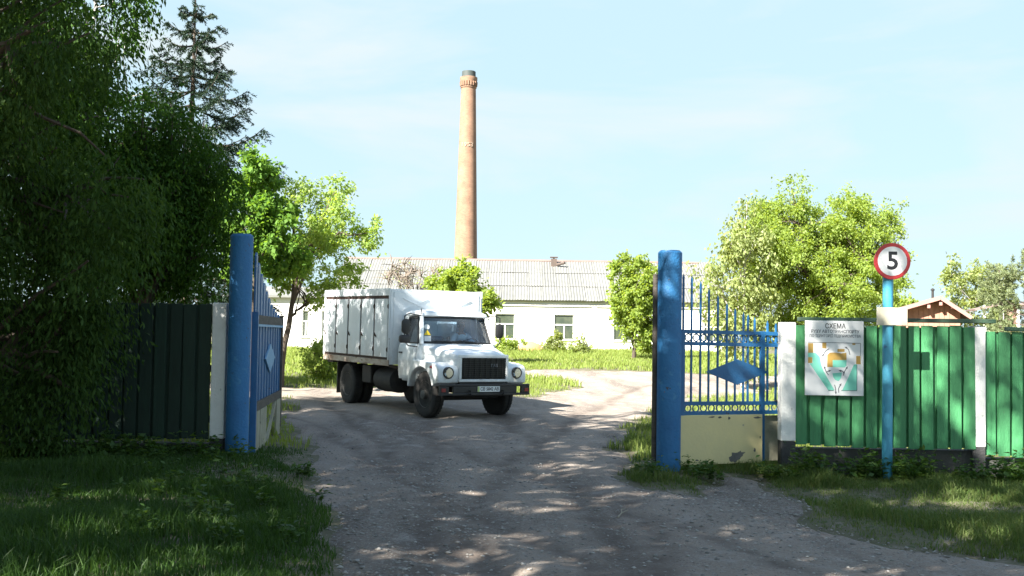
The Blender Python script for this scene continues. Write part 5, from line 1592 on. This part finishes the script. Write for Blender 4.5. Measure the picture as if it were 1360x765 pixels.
for s in (-1, 1):
    ch_.append((0, [((0.0, s * 0.10, 0.08), (0.085, 0.085)), ((0.22, s * 0.13, 0.10), 0.075), ((0.40, s * 0.13, 0.08), 0.058), ((0.42, s * 0.13, -0.10), 0.05), ((0.41, s * 0.13, -0.22), 0.038), ((0.50, s * 0.13, -0.235), 0.032)]))
bodyo = skin_body('body', M['skin'], ch_, drv)
# shirt over torso and upper arms, trousers over the legs
sc_ = [(None, [((-0.06, 0, 0.08), (0.145, 0.175)), ((-0.08, 0, 0.28), (0.125, 0.165)), ((-0.07, 0, 0.44), (0.125, 0.18)), ((-0.05, 0, 0.535), (0.08, 0.115))])]
for s, hp in ((1, hL), (-1, hR)):
    sh_ = Vector((-0.05, s * 0.19, 0.49)); w_ = hp + Vector((-0.075, 0, 0.035)); el = (sh_ + w_) / 2 + Vector((-0.02, s * 0.09, -0.13))
    sc_.append((3, [(tuple(sh_), 0.078), (tuple((sh_ + el) / 2), 0.066), (tuple(el + (sh_ - el) * 0.1), 0.058)]))
skin_body('shirt', M['shirt'], sc_, drv)
tc_ = [(None, [((-0.06, 0, 0.09), (0.14, 0.17))])]
for s in (-1, 1): tc_.append((0, [((0.0, s * 0.10, 0.085), 0.098), ((0.22, s * 0.13, 0.105), 0.088), ((0.41, s * 0.13, 0.085), 0.07), ((0.425, s * 0.13, -0.10), 0.062), ((0.415, s * 0.13, -0.2), 0.055)]))
skin_body('trousers', M['trousers'], tc_, drv)
mb = MB()
mb.rings([[(-0.012 + rx * math.cos(a) - (0.02 if zz < 0.8 else 0), ry * math.sin(a), zz) for a in np.linspace(0.9, 2 * math.pi - 0.9, 16)] for rx, ry, zz in ((0.098, 0.083, 0.70), (0.102, 0.088, 0.77), (0.098, 0.084, 0.82), (0.07, 0.06, 0.868))], False, True, False)
mb.rings([[(-0.005 + rx * math.cos(a), ry * math.sin(a), zz) for a in np.linspace(0, 2 * math.pi, 17)[:-1]] for rx, ry, zz in ((0.096, 0.083, 0.825), (0.085, 0.074, 0.855), (0.045, 0.04, 0.876))])
o_ = smooth(mb.build('hair', M['hair'], drv), 60)
mb = MB()
for s in (-1, 1): mb.lathe([(0.0001, -0.008), (0.011, -0.004), (0.011, 0.004), (0.0001, 0.008)], (0.082, s * 0.030, 0.765), 'x', 10)
mb.build('eye', M['ink'], drv)
mb = MB(); mb.rings([[(0.078, -0.010, 0.765), (0.078, 0.010, 0.765), (0.082, 0.0, 0.77)], [(0.092, -0.016, 0.725), (0.092, 0.016, 0.725), (0.112, 0.0, 0.728)], [(0.085, -0.012, 0.715), (0.085, 0.012, 0.715), (0.095, 0.0, 0.712)]]); smooth(mb.build('nose', M['skin'], drv), 70)
M['lips'] = mat('lips', (0.30, 0.12, 0.10), 0.6)
mb = MB(); mb.tube([(0.072, -0.026, 0.688), (0.082, 0, 0.69), (0.072, 0.026, 0.688)], [0.004, 0.007, 0.004], 6); mb.build('mouth', M['lips'], drv)
for s in (-1, 1):
    mb = MB(); mb.lathe([(0.0001, -0.012), (0.02, -0.006), (0.026, 0.004), (0.018, 0.010), (0.0001, 0.008)], (0, 0, 0), 'y', 12)
    o_ = smooth(mb.build('ear', M['skin'], drv), 60); o_.location = (-0.01, s * 0.078, 0.74); o_.scale = (0.8, 1, 1.25)
# ------------------------------------------------------------------ grass, weeds, stones
def blades(name, x, y, h, wd, m, seed, lean=0.45, label=None):
    rg = np.random.default_rng(seed)
    n = len(x)
    z = surf(x, y) - 0.02
    a = rg.uniform(0, 2 * np.pi, n); b = rg.uniform(0, 2 * np.pi, n)
    P0 = np.stack([x, y, z], 1)
    S = np.stack([np.cos(a), np.sin(a), np.zeros(n)], 1) * wd[:, None] * 0.5
    Ld = np.stack([np.cos(b), np.sin(b), np.zeros(n)], 1)
    ln = (np.abs(rg.normal(0, lean, n)) * h)[:, None]
    Up = np.array([[0, 0, 1.0]])
    mid = P0 + Up * (h * 0.55)[:, None] + Ld * ln * 0.3
    tip = P0 + Up * (h * rg.uniform(0.75, 1.0, n))[:, None] + Ld * ln
    V = np.stack([P0 - S, P0 + S, mid + S * 0.75, mid - S * 0.75, tip], 1).reshape(-1, 3)
    i = np.arange(n)[:, None] * 5
    loops = np.concatenate([i + np.array([[0, 1, 2, 3]]), i + np.array([[3, 2, 4]])], 1).ravel()
    tot = np.tile([4, 3], n)
    o = link(name, np_mesh(name, V, loops, tot), m)
    return tag(o, label, 'grass', kind='stuff')

rg = np.random.default_rng(77)
def scatter(x0, x1, y0, y1, n, cond=None, road=True):
    x = rg.uniform(x0, x1, n); y = rg.uniform(y0, y1, n)
    k = ~in_road(x, y) if road else np.ones(n, bool)
    if cond is not None: k &= cond(x, y)
    return x[k], y[k]
def view(x, y, mpx=40): return np.abs(x) < (y * (680 + mpx) / F + 0.4)

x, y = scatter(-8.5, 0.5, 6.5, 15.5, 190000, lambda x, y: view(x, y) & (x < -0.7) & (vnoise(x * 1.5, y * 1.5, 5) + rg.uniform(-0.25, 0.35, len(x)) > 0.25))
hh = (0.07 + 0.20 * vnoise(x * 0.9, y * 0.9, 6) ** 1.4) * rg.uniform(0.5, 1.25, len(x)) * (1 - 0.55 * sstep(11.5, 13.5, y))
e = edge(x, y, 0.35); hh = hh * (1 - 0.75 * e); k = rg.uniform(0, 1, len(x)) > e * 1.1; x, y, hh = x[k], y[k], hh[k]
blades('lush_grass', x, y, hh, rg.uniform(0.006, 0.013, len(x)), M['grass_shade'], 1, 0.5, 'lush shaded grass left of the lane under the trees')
x, y = scatter(1.0, 9.5, 8.5, 14.9, 150000, lambda x, y: view(x, y) & (vnoise(x * 1.4, y * 1.4, 7) + rg.uniform(-0.3, 0.3, len(x)) > 0.40))
hh = (0.04 + 0.15 * vnoise(x * 1.1, y * 1.1, 8) ** 1.4) * rg.uniform(0.5, 1.3, len(x))
e = edge(x, y, 0.5); hh = hh * (1 - 0.7 * e); k = rg.uniform(0, 1, len(x)) > e * 1.2; x, y, hh = x[k], y[k], hh[k]
blades('verge_grass', x, y, hh, rg.uniform(0.006, 0.012, len(x)), M['grass_dry'], 2, 0.6, 'patchy verge grass with dry stalks before the green fence')
x, y = scatter(1.0, 9.5, 8.3, 14.8, 170000, lambda x, y: view(x, y) & (vnoise(x * 2.5, y * 2.5, 17) + rg.uniform(-0.4, 0.4, len(x)) > 0.33))
hh = rg.uniform(0.015, 0.06, len(x)); e = edge(x, y, 0.5); k = rg.uniform(0, 1, len(x)) > e * 1.1; x, y, hh = x[k], y[k], hh[k]
blades('short_grass', x, y, hh, rg.uniform(0.005, 0.010, len(x)), M['grass_dry'], 12, 0.8, 'short thin grass over bare soil on the right verge')
# tufts round the right gate post and along the lane edge behind it
x, y = scatter(0.9, 4.0, 13.3, 21.0, 70000, lambda x, y: (vnoise(x * 1.6, y * 1.0, 9) + rg.uniform(-0.2, 0.2, len(x)) > 0.42))
hh = (0.06 + 0.22 * vnoise(x * 1.2, y * 1.2, 10)) * rg.uniform(0.5, 1.2, len(x))
e = edge(x, y, 0.4); hh = hh * (1 - 0.7 * e); k = rg.uniform(0, 1, len(x)) > e * 1.2; x, y, hh = x[k], y[k], hh[k]
blades('post_grass', x, y, hh, rg.uniform(0.008, 0.015, len(x)), M['grass_dry'], 3, 0.45, 'tall grass tufts at the foot of the right gate post')
x, y = scatter(-20, 24, 15.5, 36, 140000, lambda x, y: view(x, y, 10) & ((x < -2.5) | (x > 1.5) | (y > 26)))
hh = (0.08 + 0.18 * vnoise(x * 0.5, y * 0.5, 14)) * rg.uniform(0.5, 1.2, len(x))
blades('yard_grass', x, y, hh, rg.uniform(0.012, 0.022, len(x)), M['grass_meadow'], 4, 0.45, 'sunny grass of the yard round the truck')
x, y = scatter(-26, 28, 36, 72, 150000, lambda x, y: view(x, y, 10))
hh = (0.12 + 0.22 * vnoise(x * 0.3, y * 0.3, 15)) * rg.uniform(0.5, 1.2, len(x)) * np.where(y > 66, 1.35, 1)
blades('meadow_grass', x, y, hh, rg.uniform(0.03, 0.05, len(x)), M['grass_meadow'], 5, 0.4, 'bright tall meadow grass before the white building')

def weeds(name, spots, m, seed, label, leaf=0.09):
    r2 = np.random.default_rng(seed); out = []
    for (x, y, h, n) in spots:
        z = float(gz(x, y))
        for s in range(int(r2.integers(3, 7))):
            d = np.array([r2.normal(0, 0.35), r2.normal(0, 0.35), 1.0]); L = h * r2.uniform(0.5, 1.1)
            t = r2.uniform(0.2, 1.0, (n, 1))
            p = np.array([x, y, z]) + d * L * t + r2.normal(0, 0.02, (n, 3))
            D = r2.normal(0, 1, (n, 3)); D[:, 2] = np.abs(D[:, 2]) * 0.3
            N_ = r2.normal(0, 0.4, (n, 3)); N_[:, 2] += 1
            ll = leaf * r2.uniform(0.5, 1.3, n)
            out.append(leaf_arrays(p, D, N_, ll, ll * 0.55))
            st = leaf_arrays(np.repeat(np.array([[x, y, z - 0.03]]), 1, 0), d[None] * L, np.array([[1.0, 0, 0]]), np.array([np.linalg.norm(d) * L]), np.array([0.012])); out.append(st)
    o = link(name, leaf_mesh(name, np.concatenate(out)), m)
    return tag(o, label, 'weeds', kind='stuff')
rs = np.random.default_rng(5)
sp = [(P(px, 600, 14.2).x, 14.2 + rs.uniform(-0.45, 0.12), rs.uniform(0.18, 0.50), 13) for px in rs.uniform(1060, 1380, 52)]
weeds('fence_weeds', sp, M['weed'], 6, 'broad-leaved weeds along the foot of the green fence')
sp = [(P(px, 600, 14.0).x, 14.0 + rs.uniform(-0.9, 0.2), rs.uniform(0.15, 0.40), 11) for px in rs.uniform(-20, 330, 46)]
weeds('shade_weeds', sp, M['weed'], 7, 'weeds in the dark under the left fence')
sp = [(rs.uniform(-4.4, -1.6), rs.uniform(8.5, 13.6), rs.uniform(0.12, 0.3), 9) for _ in range(50)]
sp = [s_ for s_ in sp if not bool(in_road(np.array([s_[0]]), np.array([s_[1]]))[0])]
weeds('grass_weeds', sp, M['weed'], 8, 'leafy weeds among the lush grass left of the lane', 0.07)
sp = [(P(px, 600, 14.2).x, 14.1 + rs.uniform(-0.5, 0.3), rs.uniform(0.10, 0.28), 9) for px in np.concatenate([rs.uniform(905, 945, 10), rs.uniform(1005, 1045, 8), rs.uniform(840, 870, 7)])]
weeds('gate_weeds', sp, M['weed'], 9, 'weeds under the picket gate', 0.07)
sp = [(rs.uniform(-6, 5), rs.uniform(68.5, 71.5), rs.uniform(0.3, 0.8), 12) for _ in range(60)]
weeds('wall_weeds', sp, M['lf_bright'], 10, 'tall weeds along the foot of the white wall', 0.22)

# loose stones on the lane
x = np.concatenate([rg.normal(-0.9, 0.8, 3200), rg.uniform(-3.2, 6.0, 4200), rg.normal(2.6, 1.3, 2600)])
y = np.concatenate([rg.uniform(7.5, 15, 3200), rg.uniform(7, 20, 4200), rg.normal(10.8, 1.6, 2600)])
k = in_road(x, y); x, y = x[k], y[k]
n = len(x); s_ = 0.007 + 0.022 * rg.uniform(0, 1, n) ** 3.5
oct_ = np.array([[1, 0, 0], [0, 1, 0], [-1, 0, 0], [0, -1, 0], [0, 0, 1], [0, 0, -1]], float)
V = oct_[None] * s_[:, None, None] * rg.uniform(0.6, 1.4, (n, 6, 1)) * np.array([1.1, 1.0, 0.42])
a = rg.uniform(0, 6.28, n); c_, sn = np.cos(a), np.sin(a)
V = np.stack([V[..., 0] * c_[:, None] - V[..., 1] * sn[:, None], V[..., 0] * sn[:, None] + V[..., 1] * c_[:, None], V[..., 2]], 2)
V += np.stack([x, y, gz(x, y) + road_h(x, y) + s_ * 0.1], 1)[:, None, :]
Fo = np.array([[0, 1, 4], [1, 2, 4], [2, 3, 4], [3, 0, 4], [1, 0, 5], [2, 1, 5], [3, 2, 5], [0, 3, 5]])
loops = (np.arange(n)[:, None, None] * 6 + Fo[None]).ravel()
tag(link('gravel', np_mesh('gravel', V.reshape(-1, 3), loops, np.full(n * 8, 3)), M['stone']), 'loose grey stones strewn over the lane', 'gravel', kind='stuff')
# pale twig on the lane
tq = G(825, 682)
tw = thing('twig', 'small pale crooked twig lying on the lane before the right post', 'twig', (tq.x, tq.y, tq.z + float(road_h(np.array(tq.x), np.array(tq.y))) + 0.012))
mb = MB(); mb.tube([(-0.05, -0.18, 0), (0.0, -0.05, 0.02), (0.01, 0.08, 0.035), (0.06, 0.2, 0.02)], [0.008, 0.007, 0.006, 0.003], 6); mb.tube([(0.0, -0.05, 0.02), (0.07, 0.02, 0.04)], [0.005, 0.003], 5)
mb.build('stick', M['dry'], tw)
# rubble heap by the wall
rq = on_ground(703, 68.5)
rb = thing('rubble_heap', 'low orange heap of broken brick rubble between the two windows', 'rubble', rq)
r3 = np.random.default_rng(12)
mb = MB()
mb.rings([[(rx * math.cos(a) * (1 + 0.15 * math.sin(3 * a + i)), 0.7 * rx * math.sin(a), z) for a in np.linspace(0, 2 * math.pi, 19)[:-1]] for i, (rx, z) in enumerate(((1.0, -0.1), (0.85, 0.25), (0.55, 0.52), (0.2, 0.68)))])
smooth(mb.build('mound', M['rubble'], rb))
for k in range(26):
    a = r3.uniform(0, 6.28); rr_ = r3.uniform(0.1, 0.9)
    zc = 0.70 - 0.68 * rr_
    M4 = Matrix.Translation((rr_ * math.cos(a), 0.7 * rr_ * math.sin(a), zc)) @ Matrix.Rotation(r3.uniform(0, 3), 4, 'Z') @ Matrix.Rotation(r3.uniform(-0.6, 0.6), 4, 'X')
    MB().box(-0.125, 0.125, -0.06, 0.06, -0.035, 0.035, M4).build('brick', M['rubble'], rb)
